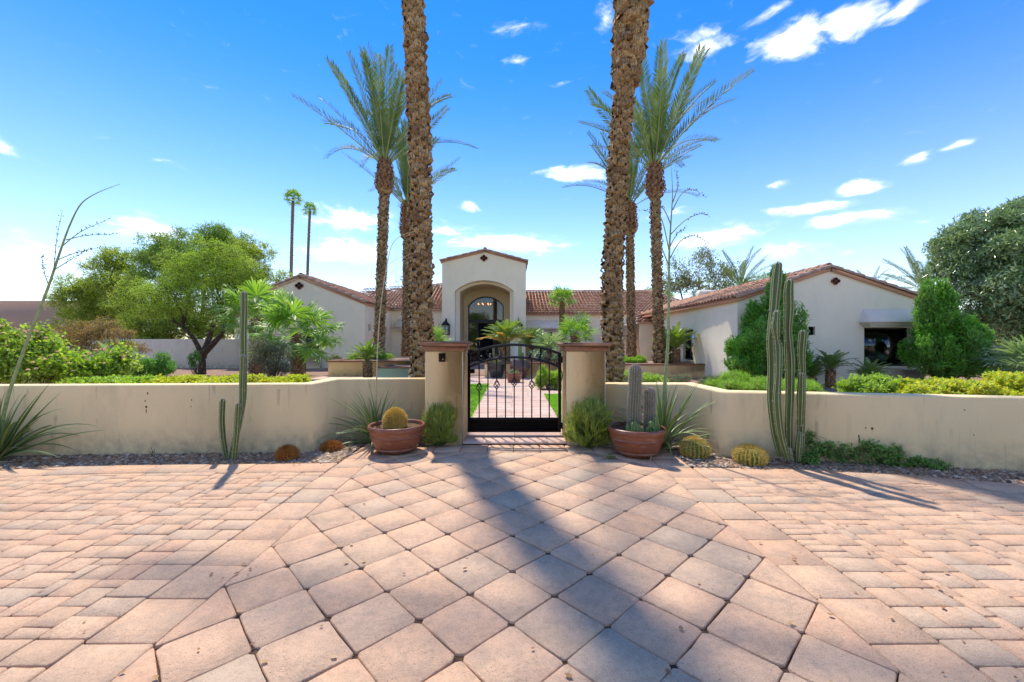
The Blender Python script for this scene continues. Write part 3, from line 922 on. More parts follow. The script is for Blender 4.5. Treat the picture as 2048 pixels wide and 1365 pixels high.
for (x0, x1, z0, z1) in ((-2.12, -1.40, 1.35, 2.45), (-2.12, -1.40, .2, 1.2)):
    pm = MB()
    for a in ((x0, x1, z0, z0 + .04), (x0, x1, z1 - .04, z1), (x0, x0 + .04, z0 + .04, z1 - .04), (x1 - .04, x1, z0 + .04, z1 - .04)):
        pm.box(a[0], a[1], DY + .012, DY + .03, a[2], a[3])
    sub('panel_molding', pm, M['door'], door)
sub('handle', MB().box(-2.21, -2.16, DY - .02, DY + .03, 1.08, 1.40), plain('steel', (.5, .5, .5), .3, .5, .9), door)
# hall seen through the glass, with a lit chandelier
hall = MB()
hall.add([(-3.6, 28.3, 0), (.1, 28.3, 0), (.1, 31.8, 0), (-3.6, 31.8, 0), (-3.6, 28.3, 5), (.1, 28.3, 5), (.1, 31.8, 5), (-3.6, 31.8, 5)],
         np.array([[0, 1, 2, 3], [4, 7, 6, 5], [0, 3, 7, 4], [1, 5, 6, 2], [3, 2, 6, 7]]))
hp('entrance_hall', hall, M['room'])
ch = thing('chandelier', 'chandelier with small amber bulbs hanging behind the arched entrance glass', 'chandelier', (-1.95, 29.2, 3.9))
arms = MB().tube([(0, 0, .75), (0, 0, 0)], .012, 6)
blb = []
for k in range(7):
    a = k * 2 * math.pi / 7; rr = .45
    arms.tube([(0, 0, .05), (rr * .5 * math.cos(a), rr * .5 * math.sin(a), -.05), (rr * math.cos(a), rr * math.sin(a), .04)], .01, 5)
    blb.append((rr * math.cos(a), rr * math.sin(a), .09))
part('arms', arms, M['dark'], ch)
def bulb():
    k = Mat('amber_bulb'); e = k.N('Emission'); e.inputs[0].default_value = (1, .36, .06, 1); e.inputs[1].default_value = 1.1; return k.done(e)
M['bulb'] = bulb()
for b in blb:
    part('bulb', MB().lathe([(0, -.05), (.035, -.03), (.045, .01), (.025, .05), (0, .06)], 8, b), M['bulb'], ch)

# --- wall lanterns
def lantern(px):
    c = P(px, 655, PY - .14)
    l = hp('wall_lantern', MB().box(c[0] - .04, c[0] + .04, PY - .06, PY - .003, 2.35, 2.75).box(c[0] - .012, c[0] + .012, PY - .14, PY - .05, 2.66, 2.69), M['iron'])
    x, y, z0, z1, w = c[0], PY - .24, 1.78, 2.34, .21
    bars = MB()
    for (a, b) in ((-1, -1), (1, -1), (-1, 1), (1, 1)):
        bars.box(x + a * w - .012, x + a * w + .012, y + b * .17 - .012, y + b * .17 + .012, z0, z1)
    bars.box(x - w, x + w, y - .17, y + .17, z0 - .03, z0 + .01).box(x - .01, x + .01, y - .178, y - .168, z0, z1).box(x - w, x + w, y - .178, y - .168, 2.05, 2.068)
    sub('cage', bars, M['iron'], l)
    g = MB(); e = .05
    g.add([(x - w - e, y - .17 - e, z1), (x + w + e, y - .17 - e, z1), (x + w + e, y + .19, z1), (x - w - e, y + .19, z1), (x, y, z1 + .32)], [(0, 1, 4), (1, 2, 4), (2, 3, 4), (3, 0, 4), (3, 2, 1, 0)])
    g.tube([(x, y, z1 + .3), (x, y, z1 + .48)], .012, 6)
    sub('lantern_roof', g, M['iron'], l)
    sub('lantern_glass', MB().box(x - w + .012, x + w - .012, y - .158, y + .158, z0 + .01, z1 - .002), M['lglass'], l)
M['lglass'] = plain('seeded_lantern_glass', (.42, .42, .34), .15, .6, var=.4)
lantern(892); lantern(1037)

# --- clay pipe vents in the gables
def vent(x, z, Y, r=.075):
    v = hp('gable_vent', MB().box(x - .02, x + .02, Y + .0, Y + .05, z - .02, z + .02), M['hole'])
    for dx, dz in ((-1.25, 0), (1.25, 0), (0, 1.0), (0, -1.0)):
        cx, cz = x + dx * r, z + dz * r
        pipe = MB(); a = np.arange(14) * 2 * math.pi / 14
        for ra, ya, rb, yb in ((1, .0, 1, -.07), (1, -.07, .72, -.07), (.72, -.07, .72, -.002)):
            V = np.concatenate([np.stack([cx + np.cos(a) * r * ra, np.full(14, Y + ya), cz + np.sin(a) * r * ra], -1), np.stack([cx + np.cos(a) * r * rb, np.full(14, Y + yb), cz + np.sin(a) * r * rb], -1)])
            pipe.add(V, [(i, (i + 1) % 14, (i + 1) % 14 + 14, i + 14) for i in range(14)])
        sub('pipe', pipe, M['clay_pipe'], v)
        sub('pipe_hole', MB().add(np.stack([cx + np.cos(a) * r * .72, np.full(14, Y - .012), cz + np.sin(a) * r * .72], -1), [tuple(range(14))]), M['hole'], v)
vent(-1.69, 6.38, PY, .10)
vent(10.80, 3.40, 13.9, .062)
vent(-11.25, 4.32, 22.0, .10)

# --- windows
def window(O, U, n, u0, u1, z0, z1, slat=None, nv=1, nh=0, sill=True, depth=.14, fw=.05, pan=3):
    O, U, n = (np.array(q, float) for q in (O, U, n))
    def bx(mb, a0, a1, d0, d1, c0, c1):
        V = [O + U * a + n * d + np.array([0, 0, z]) for z in (c0, c1) for d in (d0, d1) for a in (a0, a1)]
        mb.add(V, np.array([(0, 2, 3, 1), (4, 5, 7, 6), (0, 1, 5, 4), (2, 6, 7, 3), (0, 4, 6, 2), (1, 3, 7, 5)])); return mb
    f = MB()
    bx(f, u0, u1, depth - .05, depth, z0, z0 + fw); bx(f, u0, u1, depth - .05, depth, z1 - fw, z1)
    bx(f, u0, u0 + fw, depth - .048, depth, z0 + fw, z1 - fw); bx(f, u1 - fw, u1, depth - .048, depth, z0 + fw, z1 - fw)
    for k in range(1, nv): 
        c = u0 + (u1 - u0) * k / nv; bx(f, c - fw * .5, c + fw * .5, depth - .046, depth, z0 + fw, z1 - fw)
    wdw = hp('window', f, M['dark'])
    sub('pane', bx(MB(), u0 + fw * .5, u1 - fw * .5, depth - .022, depth - .016, z0 + fw * .5, z1 - fw * .5), M['glass'], wdw)
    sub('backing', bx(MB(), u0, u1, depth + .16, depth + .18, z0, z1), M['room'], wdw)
    if slat:
        sl = MB(); zz = np.arange(z0 + .08, z1 - .05, .065)
        for z in zz:
            bx(sl, u0 + .03, u1 - .03, depth + .02, depth + .055, z, z + .030)
        sub('blind_slats', sl, M[slat], wdw)
        st = MB()
        for k in range(pan + 1):
            c = u0 + .05 + (u1 - u0 - .1) * k / pan; bx(st, c - .03, c + .03, depth + .012, depth + .07, z0 + .02, z1 - .02)
        sub('shutter_stile', st, M[slat], wdw)
    if sill:
        sub('sill', bx(MB(), u0 - .08, u1 + .08, -.04, depth - .05, z0 - .07, z0 - .002), M['wall'], wdw)
    return wdw
def hood(x0, x1, Y, z0, z1, out=.55):
    """plaster window hood: sloping top over stepped mouldings"""
    h = MB()
    zb = z0 + (z1 - z0) * .32
    V = [(x0, Y - out, zb), (x1, Y - out, zb), (x1 - .14, Y, z1), (x0 + .14, Y, z1), (x0, Y, zb), (x1, Y, zb), (x0, Y - out, zb - .06), (x1, Y - out, zb - .06), (x0, Y, zb - .06), (x1, Y, zb - .06)]
    h.add(V, [(0, 1, 2, 3), (0, 3, 4), (1, 5, 2), (0, 6, 7, 1), (6, 8, 9, 7), (0, 4, 8, 6), (1, 7, 9, 5)])
    o = hp('window_hood', h, M['hood'])
    st = (zb - .06 - z0) / 2
    for k in range(2):
        e = .06 + k * .07
        sub('hood_molding', MB().bbox(x0 + e, x1 - e, Y - out + e, Y, zb - .06 - (k + 1) * st, zb - .062 - k * st, .012), M['hood'], o)
# right wing front
RY = 13.9
holes = [rect(11.78, 13.32, .56, 1.84), rect(9.92, 10.14, 1.60, 1.88)]
w = MB()
wallpoly(w, [(7.54, -.05), (13.7, -.05), (13.7, 2.75), (10.62, 3.76), (7.54, 2.75)], holes, (0, RY, 0), (1, 0, 0), (0, 1, 0), .2)
hp('gable_wall', w, M['wall'])
window((0, RY, 0), (1, 0, 0), (0, 1, 0), 11.78, 13.32, .56, 1.84, 'slat', 1, sill=False, depth=.16)
window((0, RY, 0), (1, 0, 0), (0, 1, 0), 9.92, 10.14, 1.60, 1.88, None, 1, sill=False, fw=.02)
hp('window_ledge', MB().bbox(11.62, 13.6, RY - .26, RY + .0, -.05, .50, .03), M['wall'])
hood(11.60, 13.62, RY - .002, 1.86, 2.48, .42)
w = MB()
sd = np.array([.21, 8.1, 0]); sl_ = np.linalg.norm(sd); sdu = sd / sl_
a, b = 3.62, 4.72
wallpoly(w, rect(0, sl_ + 3, -.05, 2.75), [rect(a, b, .58, 1.90)], (7.54, RY, 0), sdu, (1, 0, 0), .2)
hp('courtyard_wall', w, M['wall'])
window((7.54, RY, 0), sdu, (1, 0, 0), a, b, .58, 1.90, None, 2, sill=True, depth=.16, fw=.06)
w = MB(); w.box(13.45, 13.7, RY + .01, 26, -.05, 2.75); hp('side_wall', w, M['wall'])
# porch block at the inner corner
hp('corner_wall', MB().bbox(7.05, 8.8, 23.0, 29.4, -.05, 2.42, .03), M['wall'])
# right main wall
w = MB()
wallpoly(w, rect(.80, 15, -.05, 3.32), [rect(1.12, 2.85, .8, 2.02), rect(6.9, 8.1, .95, 1.96)], (0, 29.5, 0), (1, 0, 0), (0, 1, 0), .2)
hp('main_wall', w, M['wall'])
window((0, 29.5, 0), (1, 0, 0), (0, 1, 0), 1.12, 2.85, .8, 2.02, None, 3, depth=.16)
window((0, 29.5, 0), (1, 0, 0), (0, 1, 0), 6.9, 8.1, .95, 1.96, None, 2, depth=.16)
hood(.95, 3.32, 29.498, 2.05, 2.88, .6)
# left main wall
w = MB()
wallpoly(w, rect(-8.2, -4.15, -.05, 3.42), [rect(-7.1, -5.6, .7, 2.0)], (0, 27, 0), (1, 0, 0), (0, 1, 0), .2)
hp('main_wall', w, M['wall'])
window((0, 27, 0), (1, 0, 0), (0, 1, 0), -7.1, -5.6, .7, 2.0, None, 3, depth=.16)
hood(-7.55, -5.2, 26.998, 2.1, 2.85, .6)
# left wing
w = MB()
wallpoly(w, [(-14.7, -.05), (-7.8, -.05), (-7.8, 3.36), (-11.2, 4.72), (-14.7, 3.36)], [rect(-11.62, -10.22, .76, 1.76)], (0, 22, 0), (1, 0, 0), (0, 1, 0), .2)
hp('gable_wall', w, M['wall'])
window((0, 22, 0), (1, 0, 0), (0, 1, 0), -11.62, -10.22, .76, 1.76, 'shutter', 2, depth=.16, sill=False)
hp('window_ledge', MB().bbox(-11.8, -10.0, 21.7, 22.0, -.05, .66, .04), M['wall'])
w = MB()
wallpoly(w, rect(0, 5.0, -.05, 3.36), [rect(.55, 1.0, 1.97, 2.3), rect(3.35, 3.9, 1.28, 2.26)], (-7.8, 22, 0), (0, 1, 0), (-1, 0, 0), .25)
hp('courtyard_wall', w, M['wall'])
window((-7.8, 22, 0), (0, 1, 0), (-1, 0, 0), .55, 1.0, 1.97, 2.3, None, 1, depth=.24, sill=False, fw=.03)
window((-7.8, 22, 0), (0, 1, 0), (-1, 0, 0), 3.35, 3.9, 1.28, 2.26, None, 1, depth=.24, sill=False, fw=.03)
hp('side_wall', MB().box(-14.7, -14.5, 22.01, 31, -.05, 3.36), M['wall'])

# --- roofs
def tile_geo(a, u, v, nrm, r0=.108, r1=.075, L=.41, up0=.090, up1=.008, seg=5):
    """one barrel tile whose lower end sits at a, running along v"""
    th = np.linspace(0, math.pi, seg)
    ring = lambda c, r: c + np.cos(th)[:, None] * r * u + np.sin(th)[:, None] * r * .8 * nrm
    V = np.concatenate([ring(a + nrm * up0, r0), ring(a + v * L + nrm * up1, r1), ring(a + nrm * (up0 - .018), r0 * .86)])
    f = [(i, i + 1, i + seg + 1, i + seg) for i in range(seg - 1)] + [(i + 1, i, i + 2 * seg, i + 2 * seg + 1) for i in range(seg - 1)]
    return V, f
def roof_plane(poly, mat, nparts=0, pitch=.25, row=.40, thick=.1, soffit=True, cam_near=True):
    """poly: 3-D corners, first edge is the eave (left to right seen from outside)"""
    poly = [np.array(q, float) for q in poly]
    O = poly[0]; U = poly[1] - poly[0]; U /= np.linalg.norm(U)
    nrm = np.cross(U, poly[2] - poly[1]); nrm /= np.linalg.norm(nrm)
    if nrm[2] < 0: nrm = -nrm
    V = np.cross(nrm, U)
    if V[2] < 0: V = -V
    q2 = [((p - O) @ U, (p - O) @ V) for p in poly]
    deck = MB(); m = len(poly)
    deck.add([p for p in poly] + [p - nrm * thick for p in poly], [tuple(range(m)), tuple(range(2 * m - 1, m - 1, -1))] + [(i, i + m, (i + 1) % m + m, (i + 1) % m) for i in range(m)])
    roof = hp('roof', deck, mat)
    us = [p[0] for p in q2]; vs = [p[1] for p in q2]
    def inside(u, v):
        c = False
        for i in range(m):
            (x0, y0), (x1, y1) = q2[i], q2[(i + 1) % m]
            if (y0 > v) != (y1 > v) and u < (x1 - x0) * (v - y0) / (y1 - y0) + x0: c = not c
        return c
    tiles = []
    nu = int((max(us) - min(us)) / pitch) + 1; nv = int((max(vs) - min(vs)) / row) + 1
    for i in range(nu):
        u = min(us) + (i + .5) * pitch
        for j in range(nv):
            v = min(vs) + j * row - .04
            if inside(u, v + .2): tiles.append((u + rng.normal() * .006, v + rng.normal() * .008))
    tiles.sort(key=lambda t: np.linalg.norm(O + U * t[0] + V * t[1]))
    restm = MB()
    for k, (u, v) in enumerate(tiles):
        g = tile_geo(O + U * u + V * v, U, V + U * rng.normal() * .012, nrm)
        if k < nparts: sub('roof_tile', MB().add(*g), mat, roof)
        else: restm.add(*g)
    if restm.n: sub('tile_field', restm, mat, roof, kind='stuff')
    return roof
def cap_row(roof, A, B, r=.115, L=.36, name='ridge_tile', side=None):
    """overlapping cap tiles laid along the line A -> B"""
    A, B = np.array(A, float), np.array(B, float); d = B - A; l = np.linalg.norm(d); d /= l
    n = int(l / L); st = l / n
    u = np.cross(d, (0, 0, 1.0)); u /= np.linalg.norm(u)
    nn = np.cross(u, d)
    for i in range(n):
        a = A + d * st * i
        th = np.linspace(-.25, math.pi + .25, 8)
        rg = lambda c, q: c + np.cos(th)[:, None] * q * u + np.sin(th)[:, None] * q * .9 * nn
        jj = rng.normal() * .006
        V = np.concatenate([rg(a + nn * .012, r + jj), rg(a + d * (st + .06), (r + jj) * .86), rg(a + nn * .0, (r + jj) * .8)])
        f = [(k, k + 1, k + 9, k + 8) for k in range(7)] + [(k + 1, k, k + 16, k + 17) for k in range(7)]
        sub(name, MB().add(V, f), M['tile_rake'] if name == 'rake_tile' else M['tile'], roof)
M['tile_rake'] = None
def rake_mat():
    k = Mat('weathered_rake_tile'); p = k.pos()
    c = k.ramp(k.rnd(), [(0, (.36, .20, .145)), (.5, (.44, .27, .20)), (.8, (.38, .24, .19)), (1, (.47, .32, .25))])
    c = k.mix(c, (.50, .41, .35, 1), k.rmap(k.noise(p, 5, 5, .7), .45, .7, 0, .6))
    return k.done(k.bsdf(c, .85, .2, 0, k.bump(k.noise(p, 50, 4), .3, .01)))
M['tile_rake'] = rake_mat()

# portal roof
r = roof_plane([(PX0 - .1, 24.93, 6.19), (PX0 - .1, 33, 6.19), (pk, 33, 6.84), (pk, 24.93, 6.84)][::1], M['tile'], 0)
cap_row(r, (PX0 - .12, 24.95, 6.215), (pk, 24.95, 6.86), .12, .40, 'rake_tile')
cap_row(r, (pk, 24.95, 6.93), (pk, 33, 6.93), .12, .38)
r = roof_plane([(PX1 + .08, 33, 6.15), (PX1 + .08, 24.93, 6.15), (pk, 24.93, 6.84), (pk, 33, 6.84)], M['tile'], 0)
cap_row(r, (PX1 + .12, 24.95, 6.175), (pk, 24.95, 6.86), .12, .40, 'rake_tile')
# right wing
r = roof_plane([(7.44, 25.8, 2.80), (7.44, 13.82, 2.80), (10.62, 13.82, 3.84), (10.62, 27.5, 3.84)], M['tile'], 290)
cap_row(r, (7.44, 13.86, 2.84), (10.62, 13.86, 3.87), .105, .36, 'rake_tile')
cap_row(r, (10.62, 13.9, 3.92), (10.62, 27.4, 3.92), .11, .38)
r = roof_plane([(13.85, 13.82, 2.78), (13.85, 27.5, 2.78), (10.62, 27.5, 3.84), (10.62, 13.82, 3.84)], M['tile'], 0)
cap_row(r, (13.85, 13.86, 2.82), (10.62, 13.86, 3.87), .105, .36, 'rake_tile')
# right main roof
r = roof_plane([(.84, 29.2, 3.32), (14.5, 29.2, 3.32), (11.2, 34, 5.42), (.84, 34, 5.42)], M['tile'], 0)
cap_row(r, (.9, 34, 5.48), (11.2, 34, 5.48), .12, .4)
cap_row(r, (14.5, 29.2, 3.38), (11.2, 34, 5.48), .12, .4)
# corner block roof
r = roof_plane([(6.95, 22.85, 2.44), (8.8, 22.85, 2.44), (8.8, 25, 3.0), (7.4, 25, 3.0)], M['tile'], 12)
cap_row(r, (6.98, 22.95, 2.48), (7.4, 25, 3.04), .11, .4, 'rake_tile')
# left main roof
r = roof_plane([(-7.8, 26.7, 3.44), (-4.21, 26.7, 3.44), (-4.21, 32, 5.72), (-5.39, 32, 5.72), (-11.2, 31, 4.86), (-10.5, 29.6, 4.3)], M['tile'], 0)
cap_row(r, (-11.2, 31, 4.92), (-5.39, 32, 5.78), .12, .4)
# left wing
r = roof_plane([(-7.7, 21.92, 3.40), (-7.7, 26.6, 3.40), (-11.2, 31, 4.80), (-11.2, 21.92, 4.80)], M['tile'], 60)
cap_row(r, (-7.7, 21.96, 3.44), (-11.2, 21.96, 4.84), .12, .38, 'rake_tile')
cap_row(r, (-11.2, 22, 4.90), (-11.2, 31, 4.90), .12, .4)
r = roof_plane([(-14.8, 31, 3.40), (-14.8, 21.92, 3.40), (-11.2, 21.92, 4.80), (-11.2, 31, 4.80)], M['tile'], 0)
cap_row(r, (-14.8, 21.96, 3.44), (-11.2, 21.96, 4.84), .12, .38, 'rake_tile')
# white vent hood on the roof
hp('roof_vent', MB().tube([(10.2, 22.7, 3.98), (11.1, 22.7, 3.98)], .2, 12), M['hood'])

# ------------------------------------------------------------------ planters and far walls
def planter(name, x0, x1, y0, y1, h, label, body, capc=None, cat='planter'):
    t = thing(name, label, cat, ((x0 + x1) / 2, y0, 0))
    part('planter_wall', MB().bbox(x0, x1, y0, y1, -.05, h - .055, .01), body, t, world=True)
    part('coping', MB().bbox(x0 - .05, x1 + .05, y0 - .05, y0 + .24, h - .053, h, .012).bbox(x0 - .05, x0 + .24, y0 + .242, y1, h - .053, h - .001, .012).bbox(x1 - .24, x1 + .05, y0 + .242, y1, h - .053, h - .001, .012), M['cap'], t, world=True)
    part('planter_soil', MB().box(x0 + .1, x1 - .1, y0 + .1, y1 - .1, h - .054, h - .03), M['soil'], t, world=True)
    return t
planter('raised_planter', -7.35, -3.9, 16.6, 20.0, .62, 'cream raised planter with terracotta coping behind the left sago palm', M['cream'])
planter('raised_planter', -4.80, -2.3, 14.8, 16.4, .49, 'pale green raised planter beside the foot of the left foreground palm', M['green_st'])
planter('raised_planter', -1.05, 3.2, 15.9, 18.2, .58, 'cream raised planter with cycads behind the glazed pots', M['cream'])
planter('raised_planter', 4.35, 8.9, 16.4, 19.4, .50, 'grey-cream raised planter in front of the right wing wall', M['cream'])

solo('boundary_wall', wall_run([(-34, 22.6), (-13.6, 21.9)], .25, 1.50), M['whitefar'], 'weathered white boundary wall behind the left garden trees', 'wall')
solo('neighbour_wall', MB().box(-60, -30.5, 34, 34.4, -.05, 4.7), M['brown_st'], 'tall plain brown stucco wall rising beyond the left boundary wall', 'wall')
solo('boundary_wall', wall_run([(20, 24.5), (40, 24.5)], .25, .75), M['whitefar'], 'low pale wall in the distance beneath the big tree on the right', 'wall')
struct('side_path', MB().box(13.0, 24.0, 11.9, 13.4, -.05, -.008), plain('side_concrete', (.55, .47, .40), .9, .2))
# ------------------------------------------------------------------ vegetation generators
M['date_boot'] = bark_mat('palm_boot', [(.40, .24, .115), (.54, .35, .17), (.28, .165, .085), (.46, .29, .145), (.60, .42, .22)])
M['boot_red'] = bark_mat('young_palm_boot', [(.36, .17, .09), (.44, .24, .13), (.26, .13, .08), (.40, .22, .13)])
M['palm_core'] = plain('palm_trunk_core', (.085, .055, .035), .95, .1, var=.5, nscale=20)
M['bark'] = bark_mat('tree_bark', [(.075, .055, .042), (.10, .075, .055)])
M['bark_pale'] = bark_mat('pale_bark', [(.22, .18, .14), (.28, .22, .17)])
M['frond'] = leafmat('date_frond', [(.05, .095, .04), (.07, .12, .045), (.09, .145, .05), (.055, .10, .05)], .3, .65, .15)
M['rachis'] = plain('frond_stalk', (.26, .34, .12), .5)
M['fan'] = leafmat('fan_leaf', [(.13, .26, .035), (.18, .34, .05), (.10, .21, .03), (.22, .40, .06)], .45, .4)
M['fan_blue'] = leafmat('blue_fan_leaf', [(.15, .24, .13), (.20, .30, .17), (.12, .19, .10)], .35, .4)
M['sago'] = leafmat('sago_leaflet', [(.055, .13, .02), (.09, .19, .025), (.13, .25, .03)], .25, .3, .5)
M['sago_yel'] = leafmat('sago_leaflet_yellow', [(.13, .23, .025), (.20, .30, .03), (.09, .18, .02)], .35, .35)
M['sago_dry'] = leafmat('sago_leaflet_dry', [(.50, .28, .05), (.60, .38, .08)], .3, .5)
M['mesq'] = leafmat('mesquite_leaf', [(.20, .36, .025), (.28, .46, .035), (.38, .54, .05), (.16, .28, .025)], .4)
M['yel_tree'] = leafmat('yellow_green_leaf', [(.21, .31, .03), (.31, .40, .05), (.15, .24, .025), (.38, .42, .06)], .4)
M['green_tree'] = leafmat('mid_green_leaf', [(.13, .24, .03), (.18, .32, .04), (.10, .18, .025)], .4)
M['big_tree'] = leafmat('glossy_leaf', [(.085, .155, .06), (.13, .23, .09), (.25, .34, .19), (.10, .19, .075)], .22, .25, .8)
M['olive'] = leafmat('olive_leaf', [(.14, .16, .06), (.20, .22, .09), (.10, .13, .05)], .3)
M['lantana'] = leafmat('lantana_leaf', [(.18, .29, .03), (.26, .40, .04), (.34, .47, .06), (.11, .20, .02)], .45)
M['hedge'] = leafmat('hedge_leaf', [(.06, .18, .02), (.10, .28, .03), (.14, .36, .04)], .35)
M['gold'] = leafmat('golden_leaf', [(.42, .46, .03), (.56, .50, .035), (.26, .38, .03), (.34, .44, .035)], .4)
M['lime'] = leafmat('lime_leaf', [(.20, .34, .03), (.30, .44, .045), (.14, .26, .03)], .45)
M['conifer'] = leafmat('arborvitae_leaf', [(.06, .20, .015), (.095, .29, .022), (.14, .37, .03), (.04, .14, .012)], .3, .55)
M['grey_shrub'] = leafmat('grey_green_leaf', [(.13, .17, .10), (.18, .22, .13), (.09, .12, .06)], .25)
M['red_shrub'] = leafmat('reddish_leaf', [(.20, .22, .05), (.38, .17, .09), (.13, .17, .04), (.45, .27, .13)], .35)
M['grassy'] = leafmat('bright_grass_leaf', [(.17, .34, .03), (.24, .42, .04), (.12, .26, .025)], .45)
M['pencil'] = leafmat('pencil_stem', [(.30, .34, .045), (.20, .29, .05), (.13, .22, .045), (.46, .42, .06)], .3, .45)
M['cover'] = leafmat('groundcover_leaf', [(.07, .19, .03), (.11, .27, .045), (.17, .33, .06)], .35, .35)
M['pink'] = leafmat('pink_flower', [(.72, .22, .35), (.82, .45, .50), (.85, .60, .35)], .3)
M['twig'] = plain('twig', (.12, .085, .05), .8)
M['yucca'] = leafmat('strap_leaf', [(.13, .22, .055), (.17, .27, .065), (.10, .17, .045), (.24, .30, .08)], .2, .4, .5)
M['yucca_dry'] = leafmat('dry_strap_leaf', [(.50, .38, .20), (.60, .47, .27)], .2)
M['stalk'] = plain('flower_stalk', (.26, .33, .14), .6, var=.3, nscale=20)
M['stalk_dry'] = plain('dry_flower_stalk', (.52, .43, .27), .7, var=.3, nscale=20)
M['pod'] = plain('seed_pod', (.20, .17, .09), .8)

def foliage(blobs, K, m, tl, LL, LW, shell=.55, up=.25, spread=.7, seed=1, leaf_out=.6, droop=.1, twig_r=.004, zmin=None):
    """K twigs of m leaves on and inside a union of ellipsoids (cx, cy, cz, rx, ry, rz)"""
    r = np.random.RandomState(seed)
    B = np.array(blobs, float)
    wts = (B[:, 3] * B[:, 5]) ** 1.0; wts /= wts.sum()
    i = r.choice(len(B), K, p=wts)
    d = r.normal(size=(K, 3)); d /= np.linalg.norm(d, axis=1)[:, None]
    rad = shell + (1 - shell) * r.rand(K) ** .6
    rad *= r.uniform(.88, 1.10, K)
    p = B[i, :3] + d * B[i, 3:6] * rad[:, None]
    if zmin is not None:
        ok = p[:, 2] > zmin; p, d, K = p[ok], d[ok], ok.sum()
    td = d + r.normal(size=(K, 3)) * spread + np.array([0, 0, up]); td /= np.linalg.norm(td, axis=1)[:, None]
    L = tl * r.uniform(.6, 1.4, K)
    s = np.linspace(.1, 1, m)
    q = (p - td * (L * .5)[:, None])[:, None] + td[:, None] * (L[:, None] * s[None])[..., None]
    q[..., 2] -= droop * (L[:, None] * s[None] ** 2)
    ld = r.normal(size=(K, m, 3)); ld -= (ld * td[:, None]).sum(-1, keepdims=True) * td[:, None] * .4
    ld /= np.linalg.norm(ld, axis=2)[..., None]
    ld = ld * leaf_out + td[:, None] * (1 - leaf_out) + np.array([0, 0, .1])
    N = K * m
    nr = r.normal(size=(N, 3)) * .6 + np.array([0, 0, 1.0])
    lv = MB().leaves(q.reshape(N, 3), ld.reshape(N, 3), nr, LL * r.uniform(.6, 1.25, N), LW * r.uniform(.7, 1.2, N))
    tw = MB()
    if twig_r:
        a = q[:, 0]; b = q[:, -1]; u = np.cross(td, (0.3, .2, 1.0)); u /= np.linalg.norm(u, axis=1)[:, None]; w = np.cross(td, u)
        V = np.stack([a + u * twig_r, a - u * twig_r * .5 + w * twig_r, a - u * twig_r * .5 - w * twig_r, b], 1).reshape(-1, 3)
        k = np.arange(K)[:, None] * 4
        tw.add(V, np.concatenate([k + [0, 1, 3], k + [1, 2, 3], k + [2, 0, 3]], 0))
    return lv, tw, p

def limbs(mb, base, pts, r0, r1=.01, sag=.15, seed=1, n=6, steps=7):
    r = np.random.RandomState(seed)
    base = np.array(base, float)
    for p in pts:
        p = np.array(p, float); d = p - base; l = np.linalg.norm(d)
        t = np.linspace(0, 1, steps)
        c = base + d * t[:, None] + (np.sin(t * math.pi)[:, None] * r.normal(size=3) * l * .07)
        c[:, 2] += np.sin(t * math.pi) * l * sag * .5
        c[1:-1] += r.normal(size=(steps - 2, 3)) * l * .02
        mb.tube(c, r0 + (r1 - r0) * t ** .8, n, cap=False)

def shrub(name, label, cat, base, blobs, mat, K, m, tl, LL, LW, seed=1, group=None, stems=5, stem_r=.012, rough=True, **kw):
    """blobs relative to base"""
    base = np.array(base, float); base[2] = max(base[2], 0)
    t = thing(name, label, cat, base, group=group)
    if rough:
        rr_ = np.random.RandomState(seed + 900); fine = []
        for b in blobs:
            b = np.array(b, float); fine.append(tuple(b * np.array([1, 1, 1, .75, .75, .72])))
            for k in range(8):
                d = rr_.normal(size=3); d /= np.linalg.norm(d); s = rr_.uniform(.18, .42)
                fine.append((*(b[:3] + d * b[3:] * rr_.uniform(.7, 1.0)), *(b[3:] * s * np.array([1, 1, 1.15]))))
        blobs = fine
    lv, tw, p = foliage(blobs, K, m, tl, LL, LW, seed=seed, **kw)
    part('foliage', lv, mat, t, kind='stuff')
    if stems:
        r = np.random.RandomState(seed + 5)
        sel = p[r.choice(len(p), stems * 3)]
        limbs(tw, (0, 0, -.03), sel, stem_r, stem_r * .3, .1, seed)
    if tw.n: part('stems', tw, M['twig'], t, kind='stuff')
    return t

